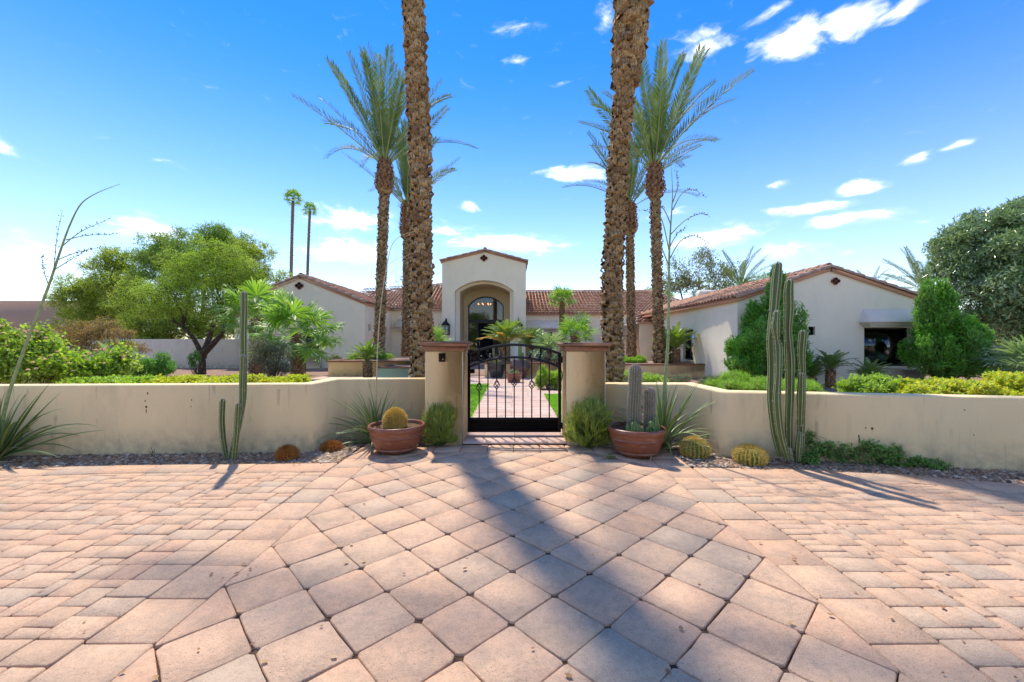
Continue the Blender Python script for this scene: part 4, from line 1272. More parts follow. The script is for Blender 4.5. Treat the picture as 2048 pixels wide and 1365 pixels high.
def tree(name, label, base, trunk, tr, blobs, mat, K, m, tl, LL, LW, seed=1, bark=None, subl=3, group=None, cat='tree', twr=.006, **kw):
    """trunk: list of polylines (relative), tr radius; blobs: crown lobes (relative)"""
    t = thing(name, label, cat, base, group=group)
    r = np.random.RandomState(seed)
    fine = []
    for b in blobs:                              # break every lobe into smaller uneven lobes
        b = np.array(b, float)
        fine.append(tuple(b * np.array([1, 1, 1, .72, .72, .72])))
        for k in range(12):
            d = r.normal(size=3); d /= np.linalg.norm(d)
            s = r.uniform(.16, .44)
            fine.append((*(b[:3] + d * b[3:] * r.uniform(.62, 1.06)), *(b[3:] * s)))
    lv, tw, p = foliage(fine, K, m, tl, LL, LW, seed=seed, twig_r=twr, **kw)
    part('crown', lv, mat, t, kind='stuff')
    tk = MB()
    ends = []
    for pl in trunk:
        pl = np.array(pl, float); n = len(pl); tt = np.linspace(0, 1, n); q = np.linspace(0, 1, n * 4)
        c = np.stack([np.interp(q, tt, pl[:, a]) for a in range(3)], -1)
        for _ in range(2): c[1:-1] = (c[:-2] + 2 * c[1:-1] + c[2:]) / 4
        rr = tr * (1 - .55 * q) * (1 + .35 * np.exp(-q * 14))
        tk.tube(c, rr, 9, cap=True); ends.append(pl[-1])
    for j, b in enumerate(blobs):
        e = min(ends, key=lambda q: np.linalg.norm(q - np.array(b[:3])))
        limbs(tk, e, [b[:3]], tr * .4, tr * .12, .1, seed + j)
        sel = p[np.argsort(np.linalg.norm((p - np.array(b[:3])) / np.array(b[3:]), axis=1))[r.choice(max(10, len(p) // (len(blobs) + 1)), subl * 3)]]
        limbs(tk, b[:3], sel, tr * .13, .008, .05, seed + j + 50, n=5)
    part('trunk', tk, bark or M['bark'], t, smooth=True)
    if tw.n: part('twigs', tw, bark or M['bark'], t, kind='stuff')
    return t

# ---- palms
def boot_mesh(seed, w=.26, h=.15, p=.085):
    r = np.random.RandomState(seed)
    rows = []
    wt = w * r.uniform(.45, .9); sh = r.normal() * .035
    for (y, z, ww) in ((-.02, -.03, w), (p * .45, h * .25, w * 1.0), (p * r.uniform(.85, 1.15), h * r.uniform(.62, .9), wt), (p * .42, h * r.uniform(.9, 1.05), wt * .95), (-.03, h * 1.0, w * .9)):
        row = []
        for c in (-1, -.3, .35, 1):
            row.append((sh * (z / h) + c * ww / 2 + r.normal() * .006, y - (.022 if abs(c) == 1 else 0) + r.normal() * .009, z + r.normal() * .013 - (.010 if abs(c) == 1 else 0)))
        rows.append(row)
    V = [q for row in rows for q in row]
    f = [(a * 4 + b, a * 4 + b + 1, a * 4 + b + 5, a * 4 + b + 4) for a in range(4) for b in range(3)]
    return MB().add(V, f)
def palm_trunk(root, path, rad, mat, nparts, w, h, p, gap, per, seed=1, head=None, zskip=0, head_mat=None, ragged=1.0):
    """path: polyline (relative to root); boots set in a steep spiral"""
    r = np.random.RandomState(seed)
    path = np.array(path, float); L = np.r_[0, np.cumsum(np.linalg.norm(np.diff(path, axis=0), axis=1))]
    at = lambda s: np.array([np.interp(s, L, path[:, a]) for a in range(3)])
    rf = lambda s: np.interp(s, rad[0], rad[1])
    q = np.linspace(0, L[-1], 40)
    trunk = part('trunk', MB().tube(np.array([at(s) for s in q]), np.array([rf(s) - .01 for s in q]), 14), M['palm_core'], root)
    protos = [boot_mesh(seed * 10 + k, w, h, p) for k in range(7)]
    meshes = [b.mesh('leaf_base', mat) for b in protos]
    n = int(L[-1] / gap * per)
    idx = []
    for k in range(n):
        s = k / per * gap + r.normal() * gap * .09
        a = k * (2 * math.pi / per + .22) + r.normal() * .08
        idx.append((s, a))
    vis = lambda sa: (-math.sin(sa[1] + math.atan2(0, 1)) , )
    cx = wloc(root)
    scored = []
    for k, (s, a) in enumerate(idx):
        c = at(s) + cx
        o = np.array([math.cos(a), math.sin(a)])
        to = -c[:2] / np.linalg.norm(c[:2])
        zz = c[2]
        inview = zz < EYE + 690 / F * c[1] and zz > zskip
        scored.append((-(o @ to) if inview else 9, k))
    chosen = set(k for sc, k in sorted(scored)[:nparts] if sc < .35)
    restm = MB()
    for k, (s, a) in enumerate(idx):
        c = at(s); rr = rf(s)
        hs = 1.0
        if head and s > head[0]: hs = 1.0 + .5 * ragged
        tilt = r.normal() * .22 - (.25 * (hs - 1) if head else 0)
        pi = r.randint(7)
        R = Matrix.Rotation(a - math.pi / 2, 4, 'Z') @ Matrix.Translation((0, rr, 0)) @ Matrix.Rotation(tilt, 4, 'X') @ Matrix.Rotation(r.normal() * .1, 4, 'Y') @ Matrix.Diagonal((r.uniform(.85, 1.15) * rr / rad[1][0] * hs, r.uniform(.75, 1.3) * hs, r.uniform(.8, 1.2) * (hs if s > (head[0] if head else 1e9) else 1), 1))
        Mx = Matrix.Translation(c) @ R
        if k in chosen:
            o = bpy.data.objects.new('leaf_base', meshes[pi]); COL.objects.link(o); o.parent = trunk; o.matrix_local = Mx
        else: restm.merge(protos[pi], np.array(Mx))
    if restm.n: part('leaf_base_field', restm, mat, trunk, kind='stuff')
    return trunk

def frond_mesh(seed, L=4.2, bend=.9, nl=64, ll=.50, lw=.035, vee=.55, fwd=.9, twist=0.0):
    r = np.random.RandomState(seed)
    t = np.linspace(0, 1, 16)
    th = bend * t ** 1.4                      # angle from the vertical
    dx = np.sin(th) * L / 15; dz = np.cos(th) * L / 15
    x = np.r_[0, np.cumsum(dx)[:-1]]; z = np.r_[0, np.cumsum(dz)[:-1]]
    pts = np.stack([x, r.normal() * .04 * L * t ** 2, z], -1)
    rc = MB().tube(pts, .030 * (1 - .85 * t) * L / 4.2 + .003, 5)
    s = np.linspace(.17, 1, nl)
    p = np.stack([np.interp(s, t, pts[:, a]) for a in range(3)], -1)
    d = np.stack([np.interp(s, t, np.sin(th)), np.zeros(nl), np.interp(s, t, np.cos(th))], -1)
    nrm = np.stack([-d[:, 2], np.zeros(nl), d[:, 0]], -1)      # upper side of the frond
    lv = MB()
    prof = ll * (.35 + .65 * np.sin(np.clip((s - .12) / .88, 0, 1) ** .75 * math.pi * .93)) 
    for sg in (-1, 1):
        side = np.array([0, sg, 0])
        f = fwd + s[:, None] * .7
        dd = side * 1.0 + d * f + nrm * (vee + r.normal(size=(nl, 1)) * .18)
        dd += r.normal(size=(nl, 3)) * .07
        lv.leaves(p, dd, nrm, prof * r.uniform(.85, 1.1, nl), lw, fold=.05, droop=.05)
    return rc, lv
def frond_set(prefix, mat, rmat, k, **kw):
    out = []
    for i in range(k):
        bend = kw.get('bends', (.35, .7, 1.0, 1.3))[i % 4]
        q = {a: b for a, b in kw.items() if a != 'bends'}
        rc, lv = frond_mesh(100 + i, bend=bend, **q)
        lm = lv.mesh('frond', mat); sm = rc.mesh('frond_stalk', rmat)
        out.append((lm, sm))
    return out
def add_frond(root, fs, pos, az, tilt, scale=1.0, roll=0, name='frond', stalk=True):
    lm, sm = fs
    o = bpy.data.objects.new(name, lm); COL.objects.link(o); o.parent = root
    o.matrix_local = Matrix.Translation(pos) @ Matrix.Rotation(az, 4, 'Z') @ Matrix.Rotation(tilt, 4, 'Y') @ Matrix.Rotation(roll, 4, 'Z') @ Matrix.Scale(scale, 4)
    if stalk:
        s = bpy.data.objects.new('stalk', sm); COL.objects.link(s); s.parent = o
    return o
date_fr = frond_set('date', M['frond'], M['rachis'], 8, L=4.2, nl=62, ll=.56, lw=.036, bends=(.2, .45, .75, 1.0))

# ---- the two foreground date palms
def big_palm(label, path, rads, head, fseed, fronds, top_add):
    root = thing('date_palm', label, 'palm tree', path[0])
    rel = [np.array(q) - np.array(path[0]) for q in path]
    palm_trunk(root, rel, rads, M['date_boot'], 296, .32, .118, .078, .098, 7, seed=fseed, head=head, zskip=.4)
    top = rel[-1]
    r = np.random.RandomState(fseed)
    for k in range(fronds):
        a = k * 2.399; u = k / fronds
        add_frond(root, date_fr[k % 8], top + np.array([0, 0, .1 - .5 * u]), a, .12 + .85 * u + r.normal() * .07, r.uniform(.9, 1.1), r.normal() * .3)
    return root
big_palm('tall rough-barked date palm trunk standing behind the left gate pillar',
         [P(845, 682 + 1163 / 8.7, 8.7), P(845, 757, 8.7), P(843, 600, 8.7), P(840, 300, 8.7), P(826, 0, 8.7), (-2.15, 8.7, 12.3)],
         ([0, .5, 1.2, 12.3], [.28, .215, .182, .168]), None, 4, 24, 0)
big_palm('tall date palm trunk with a swollen crown base behind the right gate pillar',
         [P(1229, 682 + 1163 / 9, 9.0), P(1227, 757, 9), P(1223, 600, 9), P(1238, 300, 9), P(1256, 130, 9), P(1264, 20, 9), (2.66, 9.0, 11.4)],
         ([0, .5, 1.2, 6.8, 7.6, 11.4], [.25, .18, .168, .155, .23, .27]), (6.9, 99), 5, 22, 0)

# ---- the four date palms standing in the planters
def mid_palm(label, bx, by, bz, ty, topx, topy, Y, pxr, seed, tilts, neck, n=20, fscale=1.0, extra=()):
    b = P(bx, by, Y); b[2] = bz; top = P(topx, topy, Y)
    mid = P((bx * .45 + topx * .55), (by + topy) / 2, Y)
    root = thing('date_palm', label, 'palm tree', b, group='date palms in the planters')
    H = top[2] - b[2]; r0 = pxr / F * Y * .60
    palm_trunk(root, [np.zeros(3), mid - b, top - b], ([0, .6, 1.4, H - neck - .05, H - neck, H - .25, H], [r0 * 1.25, r0 * 1.1, r0, r0 * .95, r0 * 1.42, r0 * 1.15, r0 * .7]), M['date_boot'], 0, .22, .13, .065, .105, 7, seed=seed)
    r = np.random.RandomState(seed)
    hm = MB()                                       # orange-brown young leaf bases under the crown
    proto = [boot_mesh(seed + 70 + k, .16, .20, .075) for k in range(5)]
    nk = int(neck * 75)
    for k in range(nk):
        s = H - neck + neck * 1.0 * k / nk; rr = np.interp(s, [H - neck, H - neck + .15, H - .25, H], [r0 * 1.3, r0 * 1.85, r0 * 1.4, r0 * .8])
        c = (mid - b) + (top - mid) * ((s / H - .5) * 2)
        Mx = Matrix.Translation(c) @ Matrix.Rotation(k * 2.399, 4, 'Z') @ Matrix.Translation((0, rr, 0)) @ Matrix.Rotation(-.12 + r.normal() * .15, 4, 'X')
        hm.merge(proto[k % 5], np.array(Mx))
    part('crown_shaft', hm, M['boot_red'], root, kind='stuff')
    for k in range(n):
        a = k * 2.399 + seed; u = (k + .5) / n
        add_frond(root, date_fr[(k * 3 + seed) % 8], top - b + np.array([0, 0, -.1 - .15 * u]), a, tilts[0] + (tilts[1] - tilts[0]) * u ** 1.1 + r.normal() * .05, fscale * r.uniform(.85, 1.08), r.normal() * .4)
    for (a, tl, sc, v) in extra:
        add_frond(root, date_fr[v], top - b + np.array([0, 0, -.1]), a, tl, sc, 0)
    return root
mid_palm('date palm in the cream planter left of the left foreground trunk, broad crown', 757, 704, .58, 0, 770, 322, 18.6, 14, 11, (.04, 1.0), 1.45, 34, 1.08)
mid_palm('smaller date palm half hidden behind the left foreground trunk', 812, 700, .55, 0, 815, 408, 23.0, 12, 12, (.05, 1.0), 1.9, 24, 1.0)
mid_palm('date palm right of the right foreground trunk rising from the right planter', 1319, 728, .46, 0, 1309, 330, 17.3, 14.5, 17, (.02, .95), 1.35, 32, 1.0)
mid_palm('smaller date palm half hidden behind the right foreground trunk', 1263, 716, .46, 0, 1259, 408, 22.0, 12, 14, (.05, .95), 1.6, 24, .98)

# ---- distant fan palms, tall and thin
fanrng = np.random.RandomState(5)
def fan_leaf(seed, pl=.7, bl=.75, nseg=26, spread=2.5, lw=.06, droop=.25, cone=.25):
    r = np.random.RandomState(seed)
    t = np.linspace(0, 1, 6)
    pts = np.stack([.12 * pl * t ** 2, 0 * t, pl * t], -1)
    pet = MB().tube(pts, .014 * (1 - .4 * t), 5)
    o = pts[-1]
    a = np.linspace(-spread, spread, nseg) + r.normal(size=nseg) * .02
    d = np.stack([np.full(nseg, cone) + .18 * np.cos(a * 9), np.sin(a), np.cos(a)], -1)
    d /= np.linalg.norm(d, axis=1)[:, None]
    L = bl * (1 - .25 * (np.abs(a) / spread) ** 2) * r.uniform(.9, 1.06, nseg)
    mb = MB()
    n = np.cross(d, np.array([1.0, 0, 0])); n /= np.linalg.norm(n, axis=1)[:, None]
    zx = np.array([1.0, 0, 0])
    for k in range(nseg):
        w = lw * bl
        b0 = o; m1 = o + d[k] * L[k] * .5; tip = o + d[k] * L[k] + np.array([droop * .5, 0, -droop * L[k] * r.uniform(.4, 1.3)]) * 1.0
        m2 = o + d[k] * L[k] * .78 + np.array([.08 * droop, 0, -.12 * droop])
        s = n[k] * w * .5; f = zx * w * .25
        V = [b0, m1 + s + f, m1 - f * .2, m1 - s + f, m2 + s * .55 + f * .4, m2 - f * .1, m2 - s * .55 + f * .4, tip]
        mb.add(V, [(0, 2, 1), (0, 3, 2), (1, 2, 5, 4), (2, 3, 6, 5), (4, 5, 7), (5, 6, 7)])
    return pet, mb
def fan_set(mat, k, **kw):
    out = []
    for i in range(k):
        pet, lf = fan_leaf(300 + i, **kw)
        out.append((lf.mesh('fan_leaf', mat), pet.mesh('leaf_stalk', M['rachis'])))
    return out
fs_big = fan_set(M['fan'], 4, pl=.95, bl=.98, nseg=30, spread=2.15, lw=.085, droop=.30, cone=.25)
fs_small = fan_set(M['fan'], 4, pl=.5, bl=.62, nseg=22, spread=2.3, lw=.085, droop=.12)
fs_blue = fan_set(M['fan_blue'], 4, pl=.6, bl=.7, nseg=22, spread=2.2, lw=.085, droop=.2)
fs_tall = fan_set(M['fan'], 4, pl=.9, bl=1.0, nseg=16, spread=2.0, lw=.12, droop=.5)
def fan_palm(label, base, h, tr, fset, n, tilts, sc=1.0, seed=1, skirt=0, name='fan_palm', group=None, lean=(0, 0), tmat=None):
    root = thing(name, label, 'palm tree', base, group=group)
    r = np.random.RandomState(seed)
    t = np.linspace(0, 1, 14)
    pts = np.stack([lean[0] * t ** 2, lean[1] * t ** 2, h * t], -1)
    tk = MB().tube(pts, tr * (1.15 - .3 * t) * (1 + .06 * r.normal(size=14)), 10)
    if tr > .07:
        proto = [boot_mesh(seed + 40 + k, .10, .12, .04) for k in range(4)]
        nb = int(h * 60)
        for k in range(min(nb, 260)):
            u = k / min(nb, 260); c = np.array([lean[0] * u * u, lean[1] * u * u, h * u])
            tk.merge(proto[k % 4], np.array(Matrix.Translation(c) @ Matrix.Rotation(k * 2.399, 4, 'Z') @ Matrix.Translation((0, tr * (1.1 - .3 * u), 0)) @ Matrix.Rotation(-.3, 4, 'X')))
    part('trunk', tk, tmat or M['boot_red'], root)
    for k in range(n):
        u = (k + .5) / n
        o = add_frond(root, fset[k % 4], pts[-1] + np.array([0, 0, .05 - .12 * u]), k * 2.399 + seed, tilts[0] + (tilts[1] - tilts[0]) * u + r.normal() * .08, sc * r.uniform(.85, 1.1), r.normal() * .15, name='leaf')
    for k in range(skirt):
        o = add_frond(root, fset[k % 4], pts[-1] + np.array([0, 0, -.1 - .3 * r.rand()]), k * 2.399, 2.55 + r.normal() * .12, sc * r.uniform(.6, .85), 0, name='dead_leaf')
        o.data = o.data.copy() if False else o.data
    return root
b = P(581, 700, 56); b[2] = 0
fan_palm('taller of the two distant thin-trunked fan palms above the left trees', b, 1.4 + 286 / F * 56, .20, fs_tall, 24, (.1, 2.0), .82, 21, 0, 'distant_fan_palm', 'thin fan palms far behind the left trees', (.35, 0), M['bark_pale'])
b = P(613, 700, 60); b[2] = 0
fan_palm('shorter of the two distant thin-trunked fan palms above the left roof', b, 1.4 + 263 / F * 60, .19, fs_tall, 22, (.1, 2.0), .74, 22, 0, 'distant_fan_palm', 'thin fan palms far behind the left trees', (.5, 0), M['bark_pale'])
b = P(592, 745, 14.6); b[2] = 0
fan_palm('large bright green fan palm with drooping tips before the left wing window', b, 1.6, .13, fs_big, 20, (.2, 1.9), .95, 23, 0)
b = P(514, 740, 16.5); b[2] = 0
fan_palm('green fan palm with a dark shaggy trunk behind the left columnar cactus', b, 2.25, .22, fs_big, 14, (.15, 1.6), .95, 24, 0)
b = P(1124, 712, 21.5); b[2] = 0
fan_palm('slender fan palm standing highest beside the portal, behind the low fan palm', b, 3.5, .11, fs_small, 20, (.1, 1.7), .85, 25)
b = P(1150, 700, 17.2); b[2] = .5
fan_palm('fan palm with a thick shaggy base in the planter right of the portal', b, 1.15, .17, fs_small, 17, (.15, 1.65), .98, 26)
b = P(1098, 705, 17.0); b[2] = .5
fan_palm('low blue-green fan palm in the planter behind the gate', b, .45, .1, fs_blue, 15, (.1, 1.4), .9, 27)
b = P(866, 705, 20); b[2] = .4
fan_palm('small fan palm showing right of the left foreground trunk', b, .9, .08, fs_small, 18, (.1, 1.7), 1.0, 28)
b = P(2062, 765, 11.2); b[2] = 0
fan_palm('spiky grey-green fan palm cut by the right edge of the picture', b, .45, .09, fs_blue, 22, (.1, 1.5), 1.0, 29)

# ---- sago palms
def sago_set(mat, k, L=.85, ll=.14):
    out = []
    for i in range(k):
        rc, lv = frond_mesh(400 + i, L=L, bend=(.8, 1.1, 1.4, .95)[i], nl=40, ll=ll, lw=.022, vee=.3, fwd=.55)
        out.append((lv.mesh('frond', mat), rc.mesh('frond_stalk', M['rachis'])))
    return out
sg = sago_set(M['sago'], 4); sgy = sago_set(M['sago_yel'], 4); sgd = sago_set(M['sago_dry'], 2)
def sago(label, base, h, n, sc=1.0, seed=1, fset=None, tilts=(.05, .95), tr=.12, dry=0):
    root = thing('sago_palm', label, 'cycad', base)
    r = np.random.RandomState(seed)
    tk = MB().tube([(0, 0, -.02), (0, 0, h * .5), (0, 0, h)], [tr * 1.1, tr, tr * .9], 12)
    proto = [boot_mesh(seed + 90 + k, .07, .07, .03) for k in range(3)]
    for k in range(int(70 * max(.4, h / .5))):
        u = k / (70 * max(.4, h / .5))
        tk.merge(proto[k % 3], np.array(Matrix.Translation((0, 0, h * u)) @ Matrix.Rotation(k * 2.399, 4, 'Z') @ Matrix.Translation((0, tr, 0))))
    part('trunk', tk, M['date_boot'], root)
    fset = fset or sg; n = int(n * 1.35)
    for k in range(n):
        u = (k + .5) / n
        add_frond(root, fset[k % 4], (0, 0, h), k * 2.399 + seed, tilts[0] + (tilts[1] - tilts[0]) * u + r.normal() * .05, sc * r.uniform(.85, 1.1), r.normal() * .1)
    for k in range(dry):
        add_frond(root, sgd[k % 2], (0, 0, h - .03), k * 2 * math.pi / dry + .3, .95 + r.normal() * .1, sc * 1.1, 0)
    return root
b = P(735, 752, 15.4); b[2] = 0
sago('yellow-green sago palm with a dark trunk in front of the left planter', b, .62, 30, 1.05, 31, sgy, tr=.15)
b = P(604, 745, 17.5); b[2] = 0
sago('small dark sago palm beside the left wing window ledge', b, .42, 22, .9, 32, tr=.13)
b = P(1011, 715, 17.3); b[2] = .55
sago('large sago palm with yellowed lower fronds seen above the gate', b, .75, 34, 1.35, 33, sgy, tr=.18, dry=9)
b = P(1058, 715, 18.6); b[2] = .55
sago('dark green sago palm behind the gate under the right lantern', b, .55, 30, 1.35, 34, tr=.14)
b = P(1337, 727, 18.0); b[2] = .45
sago('sago palm left of the right planter date palm trunk', b, .4, 26, 1.15, 35, sg, tr=.14)
b = P(1352, 727, 17.2); b[2] = .45
sago('sago palm before the narrow courtyard window', b, .62, 34, 1.3, 36, sgy, tr=.16)
b = P(1661, 770, 13.0); b[2] = 0
sago('dark sago palm on a short trunk against the right gable wall', b, .48, 26, .88, 37, tr=.12)
b = P(1624, 770, 13.3); b[2] = 0
sago('low sago palm half hidden by the tall cacti', b, .2, 24, .85, 38, tr=.11)
b = P(1742, 768, 12.6); b[2] = 0
sago('low sago palm below the right wing window', b, .2, 26, .85, 39, tr=.12)
# date palm crowns showing over the right roof
for lab, px, py, Y, sc, n in (('date palm crown showing above the right wing roof ridge, left of the gable', 1482, 575, 34, .8, 20), ('date palm crown tips just behind the right gable peak', 1742, 585, 36, .55, 14),
                              ('date palm with orange crown base between the right gable and the big tree', 1846, 580, 27, .72, 24)):
    b = P(px, py, Y); h = b[2]; b[2] = 0
    root = thing('date_palm', lab, 'palm tree', b)
    palm_trunk(root, [np.zeros(3), np.array([0, 0, h])], ([0, h], [.25, .22]), M['boot_red'], 0, .22, .14, .06, .2, 6, seed=int(px))
    for k in range(n):
        u = (k + .5) / n
        add_frond(root, date_fr[k % 8], (0, 0, h), k * 2.399, .15 + 1.3 * u, sc, .2)
# ------------------------------------------------------------------ trees
def pb(lst, Y, base, sc=1.0):
    """crown lobes from photograph pixels: px, py, half width, half height, depth offset, depth radius"""
    out = []
    for (px, py, rw, rh, dy, ry) in lst:
        c = P(px, py, Y + dy); out.append((*(c - np.array(base)), rw * sc / F * (Y + dy), ry, rh * sc / F * (Y + dy)))
    return out
b = G(403, 747); Y = b[1]
bl = pb([(425, 545, 70, 55, 0, 1.6), (350, 590, 75, 50, -.3, 1.5), (475, 575, 55, 55, .2, 1.4), (285, 605, 50, 42, 0, 1.2), (455, 510, 50, 35, .3, 1.2),
         (370, 545, 50, 40, .5, 1.2), (440, 615, 55, 40, -.6, 1.1), (505, 545, 30, 35, .3, .9)], Y, b)
tr1 = [(0, 0, -.1), (.05, 0, .45), (.0, 0, .85)]
tree('mesquite_tree', 'feathery bright green mesquite with forked dark trunk inside the left garden', b,
     [tr1 + [(-.35, .05, 1.5), (-.8, 0, 2.0)], [(.0, 0, .8), (.45, -.1, 1.15), (1.0, -.1, 1.75), (1.15, -.1, 2.4)], [(-.0, 0, .7), (.15, .2, 1.4), (.3, .3, 2.2)]],
     .15, bl, M['mesq'], 10500, 13, .34, .055, .014, seed=41, droop=.25, spread=.9, shell=.45, up=.15)
def bgtree(label, px, Y, lobes, mat, K, seed, LL=.12, LW=.05, tl=.5, m=8, tr=.16, group=None, bark=None, forks=2, **kw):
    b = P(px, 700, Y); b[2] = 0
    bl = pb(lobes, Y, b, 1.13)
    tops = [np.array(q[:3]) for q in bl]
    r = np.random.RandomState(seed)
    tr_ = []
    for k in range(forks):
        e = tops[k % len(tops)] * np.array([.7, .7, .8]); tr_.append([(0, 0, -.1), (r.normal() * .1, 0, e[2] * .3), tuple(e * .6 + r.normal(size=3) * .1), tuple(e)])
    return tree('garden_tree', label, b, tr_, tr, bl, mat, K, m, tl, LL, LW, seed=seed, bark=bark, group=group, **kw)
bgtree('yellow-green loose tree behind the boundary wall, leftmost of the trees', 215, 27, [(225, 555, 48, 45, 0, 2), (190, 590, 40, 40, 0, 1.6), (165, 610, 30, 32, 0, 1.2), (250, 600, 45, 45, 0, 1.8), (235, 520, 28, 22, 0, 1), (200, 640, 45, 32, 0, 1.5)], M['yel_tree'], 7500, 51)
bgtree('tall light green tree with the highest top behind the feathery mesquite', 400, 27, [(420, 495, 45, 38, 0, 2), (350, 510, 45, 32, 0, 2), (395, 540, 60, 45, 0, 2), (455, 500, 40, 35, 0, 1.6), (430, 475, 25, 18, 0, 1), (310, 540, 35, 30, 0, 1.5)], M['green_tree'], 7500, 52)
bgtree('bushy green tree filling the gap between mesquite and left tree', 310, 25, [(310, 600, 50, 45, 0, 1.8), (290, 650, 60, 32, 0, 1.5), (345, 650, 60, 32, 0, 1.5)], M['yel_tree'], 5000, 53)
bgtree('green tree behind the mesquite on its right, near the left wing', 500, 26, [(500, 530, 42, 38, 0, 1.8), (535, 570, 28, 35, 0, 1.2), (480, 610, 45, 55, 0, 1.6), (490, 500, 24, 18, 0, 1), (430, 650, 50, 40, 0, 1.4)], M['yel_tree'], 6000, 54)
bgtree('thin sparse tree with bare stems far behind the corridor roof', 1385, 38, [(1350, 545, 26, 32, 0, 1.5), (1405, 530, 26, 34, 0, 1.5), (1440, 560, 24, 24, 0, 1.5), (1385, 575, 45, 20, 0, 1.5), (1330, 575, 22, 16, 0, 1.2), (1460, 535, 18, 14, 0, 1)], M['olive'], 900, 55, LL=.22, LW=.09, tl=1.0, forks=5, tr=.14, bark=M['bark_pale'])
bgtree('dark low tree mass behind the corridor roof near the far date palm', 1500, 40, [(1500, 575, 40, 18, 0, 2), (1440, 590, 40, 14, 0, 2), (1530, 560, 25, 16, 0, 1.5)], M['green_tree'], 1500, 56)
bgtree('bright green tree top peeking over the main roof behind the palms', 1300, 44, [(1300, 583, 16, 8, 0, 1), (1335, 590, 14, 8, 0, 1)], M['yel_tree'], 500, 57)
bgtree('bare twiggy tree top above the left main roof', 800, 45, [(800, 560, 18, 18, 0, 1.5)], M['olive'], 50, 58, forks=4, tr=.08)
b = P(2030, 745, 15.5); b[2] = 0
bl = pb([(2030, 470, 90, 62, 0, 2.2), (1960, 520, 72, 58, -.2, 1.8), (2090, 520, 90, 80, 0, 2.2), (2020, 560, 90, 60, -.6, 2), (1950, 590, 60, 42, -.5, 1.4), (2060, 620, 90, 45, -.5, 1.8),
         (2100, 430, 80, 50, .2, 2), (1920, 500, 36, 34, 0, 1), (1985, 450, 50, 32, 0, 1.2), (1990, 640, 50, 25, -.3, 1.2), (2160, 560, 90, 100, 0, 2), (2130, 440, 100, 70, .3, 2.2), (2060, 450, 66, 44, .2, 1.8), (1905, 540, 34, 40, 0, .9), (1925, 470, 40, 36, 0, 1)], 15.5, b)
tree('broadleaf_tree', 'large dark glossy-leaved tree filling the right edge', b, [[(0, 0, -.1), (.1, 0, .8), (-.3, 0, 1.8), (-.9, 0, 2.8)], [(.05, 0, .7), (.6, 0, 1.8), (1.0, 0, 3.2)], [(.05, 0, .8), (.1, .3, 2.4), (.0, .3, 4)]],
     .24, bl, M['big_tree'], 10500, 9, .42, .17, .055, seed=61, droop=.5, leaf_out=.75, spread=.6, shell=.5, up=0.0)
b = P(1975, 745, 17.5); b[2] = 0
shrub('olive_shrub', 'dull olive shrub in shade under the big right tree', 'shrub', b, pb([(1985, 665, 60, 32, 0, 1.2), (2040, 660, 50, 32, 0, 1.2), (1945, 680, 30, 22, 0, 1)], 17.5, b), M['olive'], 2600, 8, .3, .07, .03, 62)
# unseen trees added behind the camera only to give the windows something to reflect
for k, (x, yy, hh) in enumerate(((-17, -20, 6.5), (-8, -24, 7.5), (0, -22, 6.0), (8, -25, 8.0), (17, -21, 6.5), (27, -24, 7.5), (-28, -24, 7.5))):
    tree('reflection_tree', ['round tree', 'tall tree', 'low tree', 'tallest tree', 'spreading tree', 'far tree', 'outer tree'][k] + ' added unseen across the drive for the windows to mirror', (x, yy, 0),
         [[(0, 0, 0), (.1, 0, 1.5), (.4, 0, hh * .5)]], .2, [(0, 0, hh * .5, 3.6, 3, hh * .42), (2.6, .5, hh * .42, 3, 2.4, hh * .36), (-2.8, .3, hh * .4, 3, 2.4, hh * .34)], M['green_tree'], 1500, 8, .7, .34, .16, seed=200 + k)
# ---- clipped conifers
def conifer(label, px, Y, lobes, K, seed):
    b = P(px, 755, Y); b[2] = 0
    t = thing('conifer_shrub', label, 'conifer', b)
    r = np.random.RandomState(seed)
    bl = pb(lobes, Y, b)
    fine = []
    for q in bl:
        q = np.array(q)
        fine.append(tuple(q * np.array([1, 1, 1, .66, .66, .72])))
        for k in range(30):
            d = r.normal(size=3); d /= np.linalg.norm(d); s = r.uniform(.12, .24)
            fine.append((*(q[:3] + d * q[3:] * r.uniform(.62, .95)), max(.06, q[3] * s), max(.06, q[4] * s), max(.1, q[5] * s * 1.7)))
    lv, tw, p = foliage(fine, K, 10, .20, .066, .030, seed=seed, shell=.55, up=1.2, spread=.45, leaf_out=.5, droop=0, twig_r=.004)
    part('foliage', lv, M['conifer'], t, kind='stuff'); 
    limbs(tw, (0, 0, 0), p[r.choice(len(p), 26)], .03, .006, .1, seed)
    part('stems', tw, M['twig'], t, kind='stuff')
conifer('broad teardrop-shaped bright green conifer behind the three tall cacti', 1533, 13.1,
        [(1552, 600, 20, 56, 0, .35), (1540, 645, 40, 60, 0, .7), (1530, 695, 68, 60, 0, 1.0), (1575, 670, 35, 70, 0, .6), (1500, 700, 45, 40, 0, .7), (1558, 572, 8, 30, 0, .15), (1570, 720, 45, 35, 0, .7), (1490, 725, 36, 28, 0, .6)], 13500, 71)
conifer('loose bright green conifer right of the hooded window', 1895, 12.6,
        [(1860, 645, 20, 58, 0, .4), (1888, 645, 26, 60, 0, .5), (1920, 690, 50, 58, 0, .8), (1870, 700, 45, 55, 0, .8), (1884, 598, 11, 36, 0, .2), (1857, 600, 8, 34, 0, .15), (1930, 670, 36, 36, 0, .5), (1900, 725, 60, 30, 0, .8)], 12000, 72)

